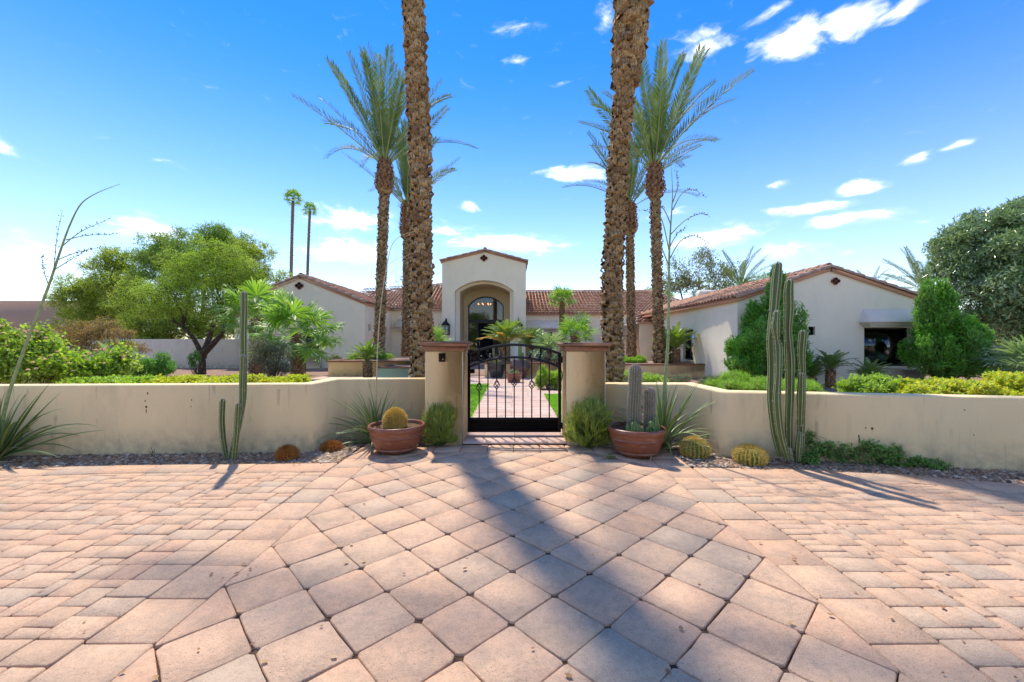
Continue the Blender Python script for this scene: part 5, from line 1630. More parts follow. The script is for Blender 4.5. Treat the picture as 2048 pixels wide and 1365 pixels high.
# ------------------------------------------------------------------ shrubs
def bush(name, label, px, Y, lobes, mat, K, m, tl, LL, LW, seed, cat='shrub', **kw):
    b = P(px, 700, Y); b[2] = 0
    return shrub(name, label, cat, b, pb(lobes, Y, b), mat, K, m, tl, LL, LW, seed, **kw)
# pink lantana mass on the left, three plants
def flowers(t, pts, r0, seed, n):
    r = np.random.RandomState(seed); mb = MB()
    for p in pts[:n]:
        k = 16; c = np.array(p) + r.normal(size=3) * .01
        d = rand_dirs(k, r); d[:, 2] = np.abs(d[:, 2])
        mb.leaves(np.repeat(c[None], k, 0), d, rand_dirs(k, r), r0, r0 * .8)
    part('flower_heads', mb, M['pink'], t, kind='stuff')
for lab, px, Y, lobes, K, sd_ in (
        ('tall lantana with pink flowers at the left edge behind the wall', 20, 6.6, [(20, 730, 60, 45, 0, .5), (-40, 715, 60, 60, 0, .5), (70, 745, 60, 32, 0, .5), (15, 672, 30, 22, 0, .2), (-30, 660, 40, 30, 0, .3)], 900, 81),
        ('pink-flowered lantana spreading right of the flower stalk', 120, 6.8, [(105, 715, 55, 38, 0, .45), (150, 735, 55, 30, 0, .5), (60, 700, 40, 32, 0, .4), (75, 680, 26, 20, 0, .2)], 800, 82),
        ('lantana with few pink flowers next to the round hedge bush', 205, 7.0, [(195, 740, 50, 24, 0, .45), (225, 725, 35, 28, 0, .35), (165, 750, 50, 18, 0, .4)], 620, 83)):
    t = bush('lantana_shrub', lab, px, Y, lobes, M['lantana'], int(K * 1.25), 8, .30, .062, .042, sd_, stems=10, spread=1.0, leaf_out=.8, shell=.3)
    B = np.array(pb(lobes, Y, P(px, 700, Y) * np.array([1, 1, 0])))
    r = np.random.RandomState(sd_); pts = []
    for k in range(46):
        q = B[r.randint(len(B))]; d = r.normal(size=3); d[1] = -abs(d[1]); d[2] = abs(d[2]) * 1.2; d /= np.linalg.norm(d); pts.append(q[:3] + d * q[3:] * 1.08)
    flowers(t, pts, .026, sd_, 46)
bush('hedge_bush', 'dense rounded dark green hedge bush near the left wall', 285, 10.6, [(270, 738, 42, 24, 0, .5), (308, 736, 36, 24, 0, .5)], M['hedge'], 3600, 7, .09, .035, .022, 84, stems=4)
bush('reddish_shrub', 'airy reddish-green shrub before the left boundary wall', 165, 13, [(155, 665, 40, 34, 0, .7), (190, 680, 45, 28, 0, .7), (140, 690, 30, 25, 0, .6), (220, 655, 22, 14, 0, .4)], M['red_shrub'], 1500, 8, .28, .05, .022, 85, stems=10)
bush('umbrella_shrub', 'flat-topped branching shrub with rusty flower plates beside the reddish shrub', 255, 12.5, [(235, 668, 30, 9, 0, .4), (270, 690, 26, 7, 0, .4), (225, 690, 20, 10, 0, .3), (285, 700, 16, 5, 0, .3)], M['red_shrub'], 520, 7, .16, .04, .018, 86, stems=9, stem_r=.02)
bush('lime_shrub', 'small lime green bush between reddish shrub and hedge', 245, 13.5, [(240, 695, 32, 12, 0, .4), (215, 700, 24, 12, 0, .4)], M['lime'], 900, 7, .14, .045, .025, 87)
bush('dark_shrub', 'dark upright open shrub in front of the left fan palms', 545, 12.8, [(535, 712, 40, 32, 0, .55), (565, 715, 28, 34, 0, .5), (520, 700, 24, 26, 0, .4), (548, 692, 36, 16, 0, .4)], M['grey_shrub'], 1700, 8, .22, .035, .014, 88, stems=16, stem_r=.014, up=.9)
bush('young_shrub', 'small upright green shrub beside the mesquite trunk', 392, 16.2, [(390, 722, 9, 20, 0, .2)], M['hedge'], 160, 7, .14, .06, .03, 89)
for i, (lab, px, Y, w, h) in enumerate((('clump of yellow-green groundcover along the left wall, below the mesquite', 370, 6.4, 60, 10), ('clump of yellow-green groundcover along the left wall, behind the lone cactus', 480, 6.5, 60, 12),
                                        ('clump of yellow-green groundcover ending at the left wall corner', 575, 6.5, 48, 10), ('clump of low green groundcover below the lantanas', 215, 6.1, 80, 9))):
    bush('groundcover', lab, px, Y, [(px, 764, w, h, 0, .35), (px - w * .5, 766, w * .5, h, .2, .3), (px + w * .4, 763, w * .5, h, .1, .3)], M['gold'] if i < 3 else M['lime'], 1500, 7, .07, .038, .026, 90 + i, cat='groundcover', stems=3)
bush('grass_mound', 'fine bright green grassy mound behind the right wall corner', 1480, 7.6, [(1480, 775, 60, 20, 0, .5), (1440, 782, 30, 12, 0, .4), (1520, 780, 32, 14, 0, .4)], M['grassy'], 5200, 6, .16, .07, .007, 95, up=1.2, stems=0, cat='groundcover')
bush('grass_mound', 'fine bright green grassy mound right behind the tall cacti', 1600, 7.4, [(1600, 776, 40, 16, 0, .4), (1560, 782, 30, 12, 0, .4)], M['grassy'], 3000, 6, .16, .07, .007, 96, up=1.2, stems=0, cat='groundcover')
bush('lime_shrub', 'leafy lime green shrub below the right window', 1735, 7.2, [(1725, 775, 36, 18, 0, .35), (1760, 768, 30, 14, 0, .3), (1745, 785, 55, 12, 0, .4)], M['lime'], 900, 8, .16, .05, .03, 97)
bush('golden_shrub', 'golden yellow shrub mass on the right, nearest the side path', 1880, 6.7, [(1870, 785, 55, 18, 0, .4), (1920, 780, 50, 20, 0, .4), (1830, 793, 30, 10, 0, .3)], M['gold'], 2600, 7, .10, .05, .034, 98)
bush('golden_shrub', 'golden yellow shrub running out of the right edge', 2010, 6.3, [(1975, 785, 50, 18, 0, .4), (2035, 778, 50, 26, 0, .4), (2090, 775, 60, 30, 0, .4)], M['gold'], 2900, 7, .10, .05, .034, 99)
bush('dark_hedge', 'low dark green clipped hedge beyond the side path on the right', 1990, 17.0, [(1940, 742, 40, 9, 0, .4), (1990, 742, 40, 9, 0, .4), (2035, 743, 40, 9, 0, .4)], M['hedge'], 2600, 6, .1, .05, .03, 100)
bush('round_shrub', 'rounded light green bush inside the gate on the right of the path', 1095, 12.4, [(1092, 755, 25, 22, 0, .4), (1112, 758, 18, 18, 0, .4)], M['lime'], 1700, 7, .11, .045, .024, 101)
bush('leafy_shrub', 'light green shrub behind the right foreground palm foot', 1262, 11.0, [(1262, 752, 22, 16, 0, .4), (1300, 757, 26, 12, 0, .4)], M['lime'], 900, 8, .14, .045, .024, 102)
bush('grey_shrub', 'small grey-green shrub at the foot of the right planter wall', 1370, 13.0, [(1368, 757, 20, 10, 0, .4), (1345, 760, 15, 8, 0, .3)], M['grey_shrub'], 700, 7, .12, .04, .012, 103)
bush('grey_shrub', 'grey-green shrub left of the bright grassy mound', 1425, 11.5, [(1428, 762, 22, 10, 0, .4)], M['grey_shrub'], 600, 7, .12, .04, .012, 104)
for i, (lab, px0, px1, py, Y, z) in enumerate((('trimmed low green hedge on the left planter', 700, 790, 713, 18.4, .6), ('trimmed low green hedge on the right planter', 1245, 1300, 721, 18.0, .45), ('low green hedge in the centre planter', 1085, 1200, 716, 17.6, .5))):
    n = int((px1 - px0) / 14)
    b = P((px0 + px1) / 2, py, Y); b[2] = z
    shrub('planter_hedge', lab, 'hedge', b, pb([(px0 + (k + .5) * 14, py, 12, 8, 0, .4) for k in range(n)], Y, b), M['grassy'] if i < 2 else M['hedge'], 1900, 7, .08, .04, .02, 110 + i, stems=2)
bush('grey_shrub', 'small grey shrub left of the left planter', 663, 18.0, [(668, 717, 14, 8, 0, .4)], M['grey_shrub'], 350, 7, .12, .05, .02, 114)
bush('agave_plant', 'blue-grey succulent clump left of the round hedge bush', 212, 9.6, [(212, 715, 7, 16, 0, .1)], M['fan_blue'], 18, 3, .2, .34, .07, 115, stems=0, up=1.6, spread=.2)

# groundcover spilling onto the gravel on the right
b = G(1700, 925)
shrub('creeping_groundcover', 'dark green creeping succulent spreading over the gravel right of the tall cacti', 'groundcover', b,
      [(-.42, .12, .14, .22, .16, .20), (-.15, .1, .12, .3, .2, .20), (.2, .0, .11, .3, .2, .20), (.5, -.12, .05, .26, .14, .08), (.12, .16, .14, .16, .1, .16), (.8, -.22, .03, .16, .09, .05), (-.55, -.02, .05, .15, .12, .08)],
      M['cover'], 2300, 8, .09, .024, .018, 120, zmin=.0, stems=6, stem_r=.005)
b = G(1222, 918)
shrub('weed', 'tiny pale green weed on the paving left of the right bowl', 'weed', b, [(-.05, 0, .03, .1, .04, .03), (.05, -.03, .02, .05, .05, .02)], M['lime'], 26, 4, .05, .018, .012, 121, stems=2, stem_r=.002)
for k, (px, py, lab) in enumerate(((700, 905, 'small dry weed at the left recess corner'), (305, 914, 'thin grass weed growing at the foot of the left wall'))):
    shrub('weed', lab, 'weed', G(px, py), [(0, 0, .06, .03, .03, .06)], M['grey_shrub'], 10, 4, .12, .05, .004, 122 + k, stems=2, up=2, stem_r=.002)

# pencil shrubs by the pillars: upright yellow-green sticks
def pencil(label, px, py, w, h, seed):
    b = G(px, py); Y = b[1]
    t = thing('pencil_shrub', label, 'shrub', b)
    r = np.random.RandomState(seed)
    W = w / F * Y / 2; H = h / F * Y; lv = MB(); st = MB()
    nb = 330
    d = rand_dirs(nb, r); d[:, 2] = np.where(d[:, 2] < -.55, -d[:, 2], d[:, 2])
    lump = 1 + .16 * np.sin(d[:, 0] * 7 + seed) * np.cos(d[:, 2] * 6) + r.normal(size=nb) * .07
    tip = d * lump[:, None] * np.array([W * 1.0, W * .8, H * .58]) + np.array([0, 0, H * .44]); tip[:, 2] = np.maximum(tip[:, 2], .03)
    org = tip * np.array([.45, .45, .55])
    for q in range(20):
        u = r.uniform(.2, 1.0, nb)[:, None]
        p = org + (tip - org) * u + r.normal(size=(nb, 3)) * .012
        dd = (tip - org) / np.linalg.norm(tip - org, axis=1)[:, None] * .8 + r.normal(size=(nb, 3)) * .38 + np.array([0, 0, .55])
        lv.leaves(p, dd, rand_dirs(nb, r), r.uniform(.05, .11, nb), .0095, fold=.3)
    part('stems', lv, M['pencil'], t, kind='stuff')
    limbs(st, (0, 0, -.02), tip[r.choice(nb, 70)] * .95, .007, .003, .1, seed, n=4, steps=5)
    part('branches', st, M['pencil_dark'], t, kind='stuff')
M['pencil_dark'] = plain('pencil_branch', (.10, .14, .03), .7)
pencil('narrow yellow-green pencil shrub against the left gate pillar', 880, 890, 60, 76, 131)
pencil('wider yellow-green pencil shrub against the right gate pillar', 1176, 895, 92, 88, 132)

# ------------------------------------------------------------------ strap-leaved plants with flower stalks
def strap(L, w, bend, seed, n=11, side=0.0):
    """long narrow grooved leaf from the origin, rising along +Z and bending towards +X"""
    r = np.random.RandomState(seed)
    t = np.linspace(0, 1, n); th = bend * t ** 1.5
    x = np.r_[0, np.cumsum(np.sin(th))[:-1]] * L / (n - 1); z = np.r_[0, np.cumsum(np.cos(th))[:-1]] * L / (n - 1)
    y = side * t ** 2 * L
    ww = w * np.minimum(1, (1 - t) * 2.2 + .04) * .5
    C = np.stack([x, y, z], -1); nn = np.stack([-np.cos(th), 0 * th, np.sin(th)], -1)
    V = np.concatenate([C + np.array([0, 1, 0]) * ww[:, None], C - nn * ww[:, None] * -.45, C - np.array([0, 1, 0]) * ww[:, None], C + nn * ww[:, None] * .75])
    f = []
    for i in range(n - 1):
        for a, b2 in ((0, 1), (1, 2), (2, 3), (3, 0)):
            f.append((a * n + i, b2 * n + i, b2 * n + i + 1, a * n + i + 1))
    return MB().add(V, f)
straps = [strap(1.0, .034, bd, 10 + i, side=sd).mesh('leaf', M['yucca']) for i, (bd, sd) in enumerate(((.15, .02), (.4, -.03), (.7, .05), (1.05, 0), (1.5, .04), (2.1, -.05)))]
straps_dry = [strap(1.0, .018, bd, 20 + i).mesh('leaf', M['yucca_dry']) for i, bd in enumerate((.8, 2.2))]
def rosette(label, base, n, L, tilts, seed, special=(), dry=3, wid=1.0, fan_az=None):
    root = thing('red_yucca', label, 'succulent plant', base)
    r = np.random.RandomState(seed)
    for k in range(n):
        u = (k + .5) / n
        a = k * 2.399 if fan_az is None else fan_az[0] + (fan_az[1] - fan_az[0]) * r.rand()
        v = min(5, int(u * 4 + r.rand() * 1.6))
        tl = tilts[0] + (tilts[1] - tilts[0]) * u + r.normal() * .06
        o = bpy.data.objects.new('leaf', straps[v]); COL.objects.link(o); o.parent = root
        s = L * r.uniform(.72, 1.12)
        o.matrix_local = Matrix.Translation((r.normal() * .02, r.normal() * .02, 0)) @ Matrix.Rotation(a, 4, 'Z') @ Matrix.Rotation(tl, 4, 'Y') @ Matrix.Diagonal((s, s * .75 * wid + .3, s, 1))
    for (a, tl, s, v) in special:
        o = bpy.data.objects.new('leaf', straps[v]); COL.objects.link(o); o.parent = root
        o.matrix_local = Matrix.Rotation(math.radians(a), 4, 'Z') @ Matrix.Rotation(math.radians(tl), 4, 'Y') @ Matrix.Diagonal((s, 1.1, s, 1))
    for k in range(dry):
        o = bpy.data.objects.new('dry_leaf', straps_dry[k % 2]); COL.objects.link(o); o.parent = root
        o.matrix_local = Matrix.Rotation(r.uniform(-2.6, -.3), 4, 'Z') @ Matrix.Rotation(r.uniform(.9, 1.35), 4, 'Y') @ Matrix.Diagonal((L * .8, 1.0, L * .8, 1))
    return root
def smooth(pts, k=6):
    pts = np.array(pts, float); n = len(pts); t = np.arange(n); q = np.linspace(0, n - 1, (n - 1) * k + 1)
    c = np.stack([np.interp(q, t, pts[:, a]) for a in range(3)], -1)
    for _ in range(k): c[1:-1] = (c[:-2] + 2 * c[1:-1] + c[2:]) / 4
    return c
def flower_stalk(root, pts, r0, branches, mat, seed, pods=True, tipr=.002):
    """pts world coordinates; branches: lists of world points"""
    base = wloc(root); r = np.random.RandomState(seed)
    main = smooth(pts) - base
    st = part('flower_stalk', MB().tube(main, np.linspace(r0, tipr, len(main)), 7), mat, root, smooth=True)
    for bp in branches:
        c = smooth(bp, 5) - base
        br = MB().tube(c, np.linspace(r0 * .32, tipr * .8, len(c)), 5)
        part('side_branch', br, mat, st)
        if pods:
            lv = MB(); L = np.linspace(.45, 1, 20); idx = (L * (len(c) - 1)).astype(int)
            p = c[idx] + r.normal(size=(20, 3)) * .006
            d = r.normal(size=(20, 3)) + np.array([0, 0, .5]); lv.leaves(p, d, rand_dirs(20, r), .028, .014, fold=.5)
            part('seed_pods', lv, M['pod'], st, kind='stuff')
    return st
# left plant
yl = rosette('large red yucca at the left edge with arching leaves and a tall leaning flower stalk', (P(-5, 682 + 1163 / 4.85, 4.85)), 46, .92, (.05, .95), 141,
             [(3, 50, 1.25, 3), (-8, 56, 1.2, 2), (6, 66, 1.25, 1), (-3, 62, 1.05, 3), (-12, 46, .9, 1), (10, 35, 1.0, 0), (0, 30, 1.1, 0), (-18, 70, 1.1, 2)], 4)
Y = 4.85
flower_stalk(yl, [P(-8, 915, Y), P(12, 800, Y), P(55, 680, Y), P(95, 580, Y), P(118, 510, Y), P(135, 460, Y - .05), P(160, 405, Y - .1), P(198, 383, Y - .1), P(240, 368, Y - .1)], .020,
             [[P(92, 585, Y), P(108, 545, Y), P(112, 480, Y - .05), P(125, 420, Y - .1)], [P(98, 572, Y), P(88, 545, Y), P(84, 510, Y)], [P(115, 520, Y), P(150, 505, Y), P(200, 495, Y)],
              [P(125, 492, Y), P(160, 462, Y), P(218, 438, Y)], [P(132, 480, Y), P(170, 470, Y + .05), P(235, 468, Y + .1)], [P(108, 540, Y), P(140, 520, Y - .1), P(178, 497, Y - .1)]], M['stalk'], 142)
# plant behind the left bowl, with a long thin curved stalk
b = G(752, 872); b[1] = 5.72; b[0] = (752 - 1024) / F * 5.72
ym = rosette('wispy red yucca in the left recess behind the barrel cactus bowl', b, 48, .84, (.1, 1.0), 143, [(185, 72, .8, 3), (5, 60, .85, 1), (200, 80, .8, 4), (170, 50, .8, 2), (215, 75, .9, 4)], 4, wid=.7)
Y = 5.72
flower_stalk(ym, [P(752, 868, Y), P(753, 740, Y), P(758, 640, Y), P(768, 560, Y), P(776, 520, Y), P(782, 490, Y - .05), P(800, 470, Y - .1), P(832, 462, Y - .1)], .010,
             [[P(772, 535, Y), P(790, 518, Y), P(815, 512, Y - .1), P(840, 500, Y - .1)], [P(766, 570, Y), P(785, 540, Y), P(800, 535, Y)]], M['stalk_dry'], 144, pods=False)
# right plant
b = P(1322, 682 + 1163 / 5.35, 5.35)
yr_ = rosette('large red yucca behind the right cactus bowl with long leaves and a tall flower stalk', b, 56, .95, (.06, .95), 145,
              [(2, 72, 1.05, 1), (-6, 66, 1.1, 2), (-12, 76, .85, 5), (6, 45, 1.05, 0), (-4, 38, 1.05, 1), (180, 40, .9, 1), (175, 50, .8, 1), (10, 30, 1.1, 0), (-10, 24, 1.05, 0)], 5, wid=1.1)
Y = 5.35
flower_stalk(yr_, [P(1325, 885, Y), P(1328, 780, Y), P(1336, 700, Y), P(1338, 600, Y), P(1338, 510, Y), P(1342, 440, Y), P(1346, 385, Y), P(1342, 330, Y)], .027,
             [[P(1338, 520, Y), P(1360, 478, Y), P(1390, 468, Y), P(1418, 486, Y)], [P(1339, 495, Y), P(1352, 468, Y), P(1372, 455, Y)], [P(1340, 470, Y), P(1368, 440, Y), P(1402, 425, Y), P(1418, 432, Y)],
              [P(1342, 450, Y), P(1330, 420, Y), P(1318, 408, Y), P(1300, 400, Y)], [P(1345, 420, Y), P(1362, 385, Y), P(1385, 375, Y), P(1412, 395, Y)], [P(1345, 405, Y), P(1358, 370, Y), P(1352, 335, Y)],
              [P(1338, 500, Y), P(1326, 440, Y), P(1312, 425, Y), P(1282, 420, Y)], [P(1337, 530, Y), P(1318, 480, Y), P(1305, 475, Y)]], M['stalk'], 146)

# ------------------------------------------------------------------ cacti
def cactus_mat(name, c_dark, c_light, edge):
    k = Mat(name); a = k.N('Attribute'); a.attribute_name = 'rib'
    c = k.mix((*c_dark, 1), (*c_light, 1), k.noise(k.pos(), 9, 5))
    c = k.mix(c, (*edge, 1), k.rmap(a.outputs['Fac'], .80, .97))
    c = k.mix(c, (.30, .24, .14, 1), k.rmap(k.noise(k.pos((7, 7, 9)), 1, 5, .7), .62, .72, 0, .8))
    return k.done(k.bsdf(c, .5, .35, 0, k.bump(k.noise(k.pos(), 60, 4), .15, .005)))
M['cactus'] = cactus_mat('column_cactus_skin', (.07, .11, .03), (.11, .16, .045), (.62, .60, .36))
M['barrel'] = cactus_mat('barrel_cactus_skin', (.11, .19, .035), (.16, .25, .05), (.40, .40, .14))
M['spine_gold'] = plain('golden_spine', (.80, .58, .15), .5)
M['spine_dry'] = plain('dry_orange_spine', (.50, .22, .05), .6, var=.4)
M['spine_grey'] = plain('grey_spine', (.56, .47, .42), .6, var=.3)
def ribbed(path, rads, ribs, depth=.30, k=8, seed=1, twist=0.0):
    """ribbed column along path with a domed top; attribute = closeness to a rib edge"""
    r = np.random.RandomState(seed)
    pts = smooth(path, 6); m = len(pts)
    rr = np.interp(np.linspace(0, 1, m), np.linspace(0, 1, len(rads)), rads)
    t = np.gradient(pts, axis=0); t /= np.linalg.norm(t, axis=1)[:, None]
    # dome
    dome = 6; L = rr[-1] * 1.1
    extra = [pts[-1] + t[-1] * L * math.sin(a) for a in np.linspace(0, math.pi / 2, dome + 1)[1:]]
    er = [rr[-1] * math.cos(a) + .001 for a in np.linspace(0, math.pi / 2, dome + 1)[1:]]
    pts = np.concatenate([pts, extra]); rr = np.r_[rr, er]; t = np.concatenate([t, np.repeat(t[-1:], dome, 0)]); m = len(pts)
    n = ribs * k; ph = np.arange(n) * 2 * math.pi / n
    s = np.abs(((ph * ribs / (2 * math.pi)) % 1) - .5) * 2          # 1 at the rib edge
    prof = (1 - depth) + depth * s ** 1.3
    u = np.array([1.0, 0, 0]); V = []; A = []
    for i in range(m):
        u = u - t[i] * (u @ t[i]); u /= np.linalg.norm(u); w = np.cross(t[i], u)
        a = ph + twist * i / m + .35
        V.append(pts[i] + (rr[i] * prof)[:, None] * (np.cos(a)[:, None] * u + np.sin(a)[:, None] * w)); A.append(s)
    i = np.arange(m - 1)[:, None] * n; j = np.arange(n)[None]; kk = (j + 1) % n
    f = np.stack([i + j, i + kk, i + n + kk, i + n + j], -1).reshape(-1, 4)
    mb = MB().add(np.concatenate(V), f, np.concatenate(A)); mb.f.append(np.array([list(range((m - 1) * n, m * n))]))
    return mb, pts, rr, prof, t
def spines_on(mb, pts, rr, ribs, L, w, per=5, step=1, seed=1, out=1.0, spread=.8, ph0=.35, upz=.0):
    r = np.random.RandomState(seed); P0, D0 = [], []
    m = len(pts); t = np.gradient(pts, axis=0); t /= np.linalg.norm(t, axis=1)[:, None] + 1e-9
    u = np.array([1.0, 0, 0])
    for i in range(m):
        u = u - t[i] * (u @ t[i]); u /= np.linalg.norm(u); wv = np.cross(t[i], u)
        if i % step: continue
        for q in range(ribs):
            a = ph0 + q * 2 * math.pi / ribs
            o = math.cos(a) * u + math.sin(a) * wv
            for z in range(per):
                P0.append(pts[i] + o * rr[i] * .98); D0.append(o * out + r.normal(size=3) * spread + t[i] * upz)
    P0, D0 = np.array(P0), np.array(D0)
    mb.leaves(P0, D0, rand_dirs(len(P0), r), L * r.uniform(.6, 1.2, len(P0)), w * 1.6, fold=.4)
def column_cactus(label, base, stems, ribs=6, group=None):
    root = thing('column_cactus', label, 'cactus', base, group=group)
    for i, (path, rads, sd) in enumerate(stems):
        rel = [np.array(p) - np.array(base) for p in path]
        mb, pts, rr, prof, t = ribbed(rel, rads, ribs, .34, 8, sd)
        s = part('stem', mb, M['cactus'], root, smooth=True, attr='rib')
        sp = MB(); spines_on(sp, pts[::2], rr[::2], ribs, .020, .0026, 3, 1, sd)
        part('spines', sp, M['spine_grey'], s, kind='stuff')
    return root
Y = 4.74
K_ = lambda px: px / F * Y * .66
column_cactus('tall two-stemmed columnar cactus on the left of the three cacti by the right wall', P(1560, 682 + 1163 / Y, Y), [
    ([P(1562, 912, Y), P(1551, 870, Y), P(1543, 800, Y + .03), P(1545, 730, Y + .03), P(1543, 680, Y), P(1548, 620, Y), P(1553, 560, Y), P(1556, 532, Y)], [K_(10), K_(12), K_(14), K_(12), K_(14), K_(12), K_(14), K_(11)], 1),
    ([P(1575, 918, Y - .06), P(1560, 870, Y - .09), P(1553, 800, Y - .1), P(1557, 750, Y - .1), P(1557, 690, Y - .08), P(1554, 684, Y - .07)], [K_(8), K_(11), K_(11), K_(9), K_(11), K_(8)], 2),
    ([P(1554, 682, Y - .09), P(1550, 655, Y - .09), P(1553, 628, Y - .09)], [K_(6), K_(12), K_(9)], 3)], 6)
column_cactus('middle columnar cactus with one tall wavy stem and a tiny offset', P(1585, 682 + 1163 / Y, Y), [
    ([P(1579, 915, Y), P(1577, 860, Y), P(1580, 780, Y), P(1580, 720, Y), P(1575, 660, Y), P(1578, 620, Y), P(1577, 580, Y), P(1579, 566, Y)], [K_(8), K_(11), K_(12), K_(13), K_(10), K_(13), K_(13), K_(11)], 4),
    ([P(1583, 920, Y - .08), P(1580, 908, Y - .08), P(1579, 900, Y - .08)], [K_(5), K_(5), K_(4)], 5)], 6)
column_cactus('shortest columnar cactus of stacked jointed segments, right of the three', P(1601, 682 + 1163 / Y, Y), [
    ([P(1602, 865, Y + .02), P(1603, 800, Y), P(1606, 755, Y), P(1602, 710, Y), P(1606, 668, Y)], [K_(10), K_(11), K_(8), K_(10), K_(11)], 6),
    ([P(1600, 850, Y), P(1601, 800, Y - .05), P(1603, 752, Y - .06)], [K_(8), K_(11), K_(8)], 7),
    ([P(1595, 920, Y - .05), P(1597, 890, Y - .08), P(1599, 870, Y - .08)], [K_(7), K_(9), K_(7)], 8),
    ([P(1604, 915, Y + .03), P(1602, 880, Y + .03), P(1601, 845, Y + .02)], [K_(8), K_(9), K_(9)], 9)], 6)
Y = 5.0
column_cactus('lone columnar cactus with a short arm leaning on the left wall', P(458, 682 + 1163 / Y, Y), [
    ([P(463, 912, Y), P(477, 850, Y), P(486, 800, Y + .02), P(488, 740, Y + .03), P(486, 680, Y + .03), P(488, 620, Y + .03), P(488, 590, Y + .03)], [K_(7), K_(9), K_(10), K_(9), K_(10), K_(10), K_(9)], 11),
    ([P(460, 916, Y - .08), P(466, 890, Y - .08), P(474, 862, Y - .07), P(483, 820, Y - .06), P(484, 760, Y - .04), P(485, 715, Y - .04)], [K_(7), K_(6), K_(7), K_(7), K_(8), K_(7)], 12),
    ([P(453, 917, Y - .05), P(446, 880, Y - .05), P(443, 840, Y - .05), P(445, 803, Y - .05)], [K_(7), K_(8), K_(8), K_(8)], 13),
    ([P(468, 918, Y - .12), P(473, 870, Y - .12), P(476, 812, Y - .12)], [K_(7), K_(8), K_(7)], 14)], 6)

def barrel(label, px, py, w, h, skin, spine, ribs=24, seed=1, zb=0.0, base=None, dens=5, L=.035, root=None, sh=.22):
    b = G(px, py) if base is None else np.array(base, float)
    Y = b[1]; R = w / F * Y / 2; H = h / F * Y
    t = root or thing('barrel_cactus', label, 'cactus', b)
    a = np.linspace(-.75, math.pi / 2, 22)
    prof = [(R * math.cos(q) + .0005, H * .42 + math.sin(q) * H * .58) for q in a]
    n = ribs * 6; ph = np.arange(n) * 2 * math.pi / n; s = np.abs(((ph * ribs / (2 * math.pi)) % 1) - .5) * 2
    pr = 1 - sh + sh * s
    V = []; A = []
    for (r_, z) in prof:
        top = np.interp(z / H, [.85, 1], [0, 1]); q = pr * (1 - top) + top * .95
        V.append(np.stack([np.cos(ph) * r_ * q, np.sin(ph) * r_ * q, np.full(n, z - .04 * H * top)], -1)); A.append(s)
    m = len(prof); i = np.arange(m - 1)[:, None] * n; j = np.arange(n)[None]; kk = (j + 1) % n
    mb = MB().add(np.concatenate(V), np.stack([i + j, i + kk, i + n + kk, i + n + j], -1).reshape(-1, 4), np.concatenate(A))
    part('body', mb, skin, t, smooth=True, attr='rib')
    r = np.random.RandomState(seed); Pp, Dd = [], []
    for q in range(ribs):
        an = q * 2 * math.pi / ribs
        for ph_ in np.linspace(-.6, 1.5, 17):
            o = np.array([math.cos(an) * math.cos(ph_), math.sin(an) * math.cos(ph_), math.sin(ph_)])
            c = np.array([math.cos(an) * R * math.cos(ph_), math.sin(an) * R * math.cos(ph_), H * .42 + math.sin(ph_) * H * .58])
            for z in range(dens): Pp.append(c); Dd.append(o + r.normal(size=3) * .75)
    Pp, Dd = np.array(Pp), np.array(Dd)
    sp = MB().leaves(Pp, Dd, rand_dirs(len(Pp), r), L * r.uniform(.6, 1.2, len(Pp)), .0042, fold=.4)
    part('spines', sp, spine, t, kind='stuff')
    return t
barrel('green ribbed golden barrel cactus in the right recess gravel', 1390, 912, 54, 36, M['barrel'], M['spine_gold'], 22, 151, dens=9, L=.036)
barrel('green ribbed golden barrel cactus before the right wall face', 1500, 926, 58, 34, M['barrel'], M['spine_gold'], 24, 152, dens=9, L=.036)
M['deadskin'] = cactus_mat('dead_barrel_skin', (.10, .04, .012), (.18, .07, .02), (.26, .11, .03))
barrel('withered orange barrel cactus in the gravel before the left wall', 574, 918, 33, 21, M['deadskin'], M['spine_dry'], 18, 153, dens=11, L=.055)
barrel('flattened orange withered barrel cactus at the left recess corner', 663, 900, 34, 13, M['deadskin'], M['spine_dry'], 18, 154, dens=11, L=.052)

# ------------------------------------------------------------------ pots
def bowl(label, c, R, H, rb, mat=None, name='terracotta_bowl', soilz=.86, bands=True):
    t = thing(name, label, 'pot', c)
    pr = [(0, .0), (rb * .96, .0), (rb, .012)]
    for u in np.linspace(.08, .80, 12): pr.append((rb + (R * .965 - rb) * (u / .8) ** .55, H * u))
    if bands:
        for q in (11, 4):
            z_, r_ = pr[q][1], pr[q][0]; pr = pr[:q] + [(r_ - .002, z_ - .008), (r_ + .009, z_ - .005), (r_ + .010, z_ + .004), (r_, z_ + .009)] + pr[q + 1:]
    pr += [(R * .955 + .004, H * .805), (R, H * .83), (R * 1.01, H * .88), (R * 1.005, H * .965), (R * .985, H), (R * .93, H), (R * .905, H * .97), (R * .90, H * .8), (R * .8, H * .6), (0, H * .55)]
    part('bowl_body', MB().lathe(pr, 56), mat or M['terra'], t, smooth=True)
    a = np.linspace(0, 2 * math.pi, 33)[:-1]; V = [(0, 0, H * (soilz + .02))]
    for q in (.3, .6, .905):
        for x in a: V.append((math.cos(x) * R * q, math.sin(x) * R * q, H * soilz + rng.normal() * .006))
    f = [(0, 1 + i, 1 + (i + 1) % 32) for i in range(32)] + [(1 + l * 32 + i, 33 + l * 32 + i, 33 + l * 32 + (i + 1) % 32, 1 + l * 32 + (i + 1) % 32) for l in range(2) for i in range(32)]
    part('soil', MB().add(V, f), M['potsoil'], t)
    return t
c1 = np.array([(793.5 - 1024) / F * 5.28, 5.28, 0.012])
bowl('wide terracotta bowl with a golden barrel cactus in front of the left pillar', c1, .352, .335, .215)
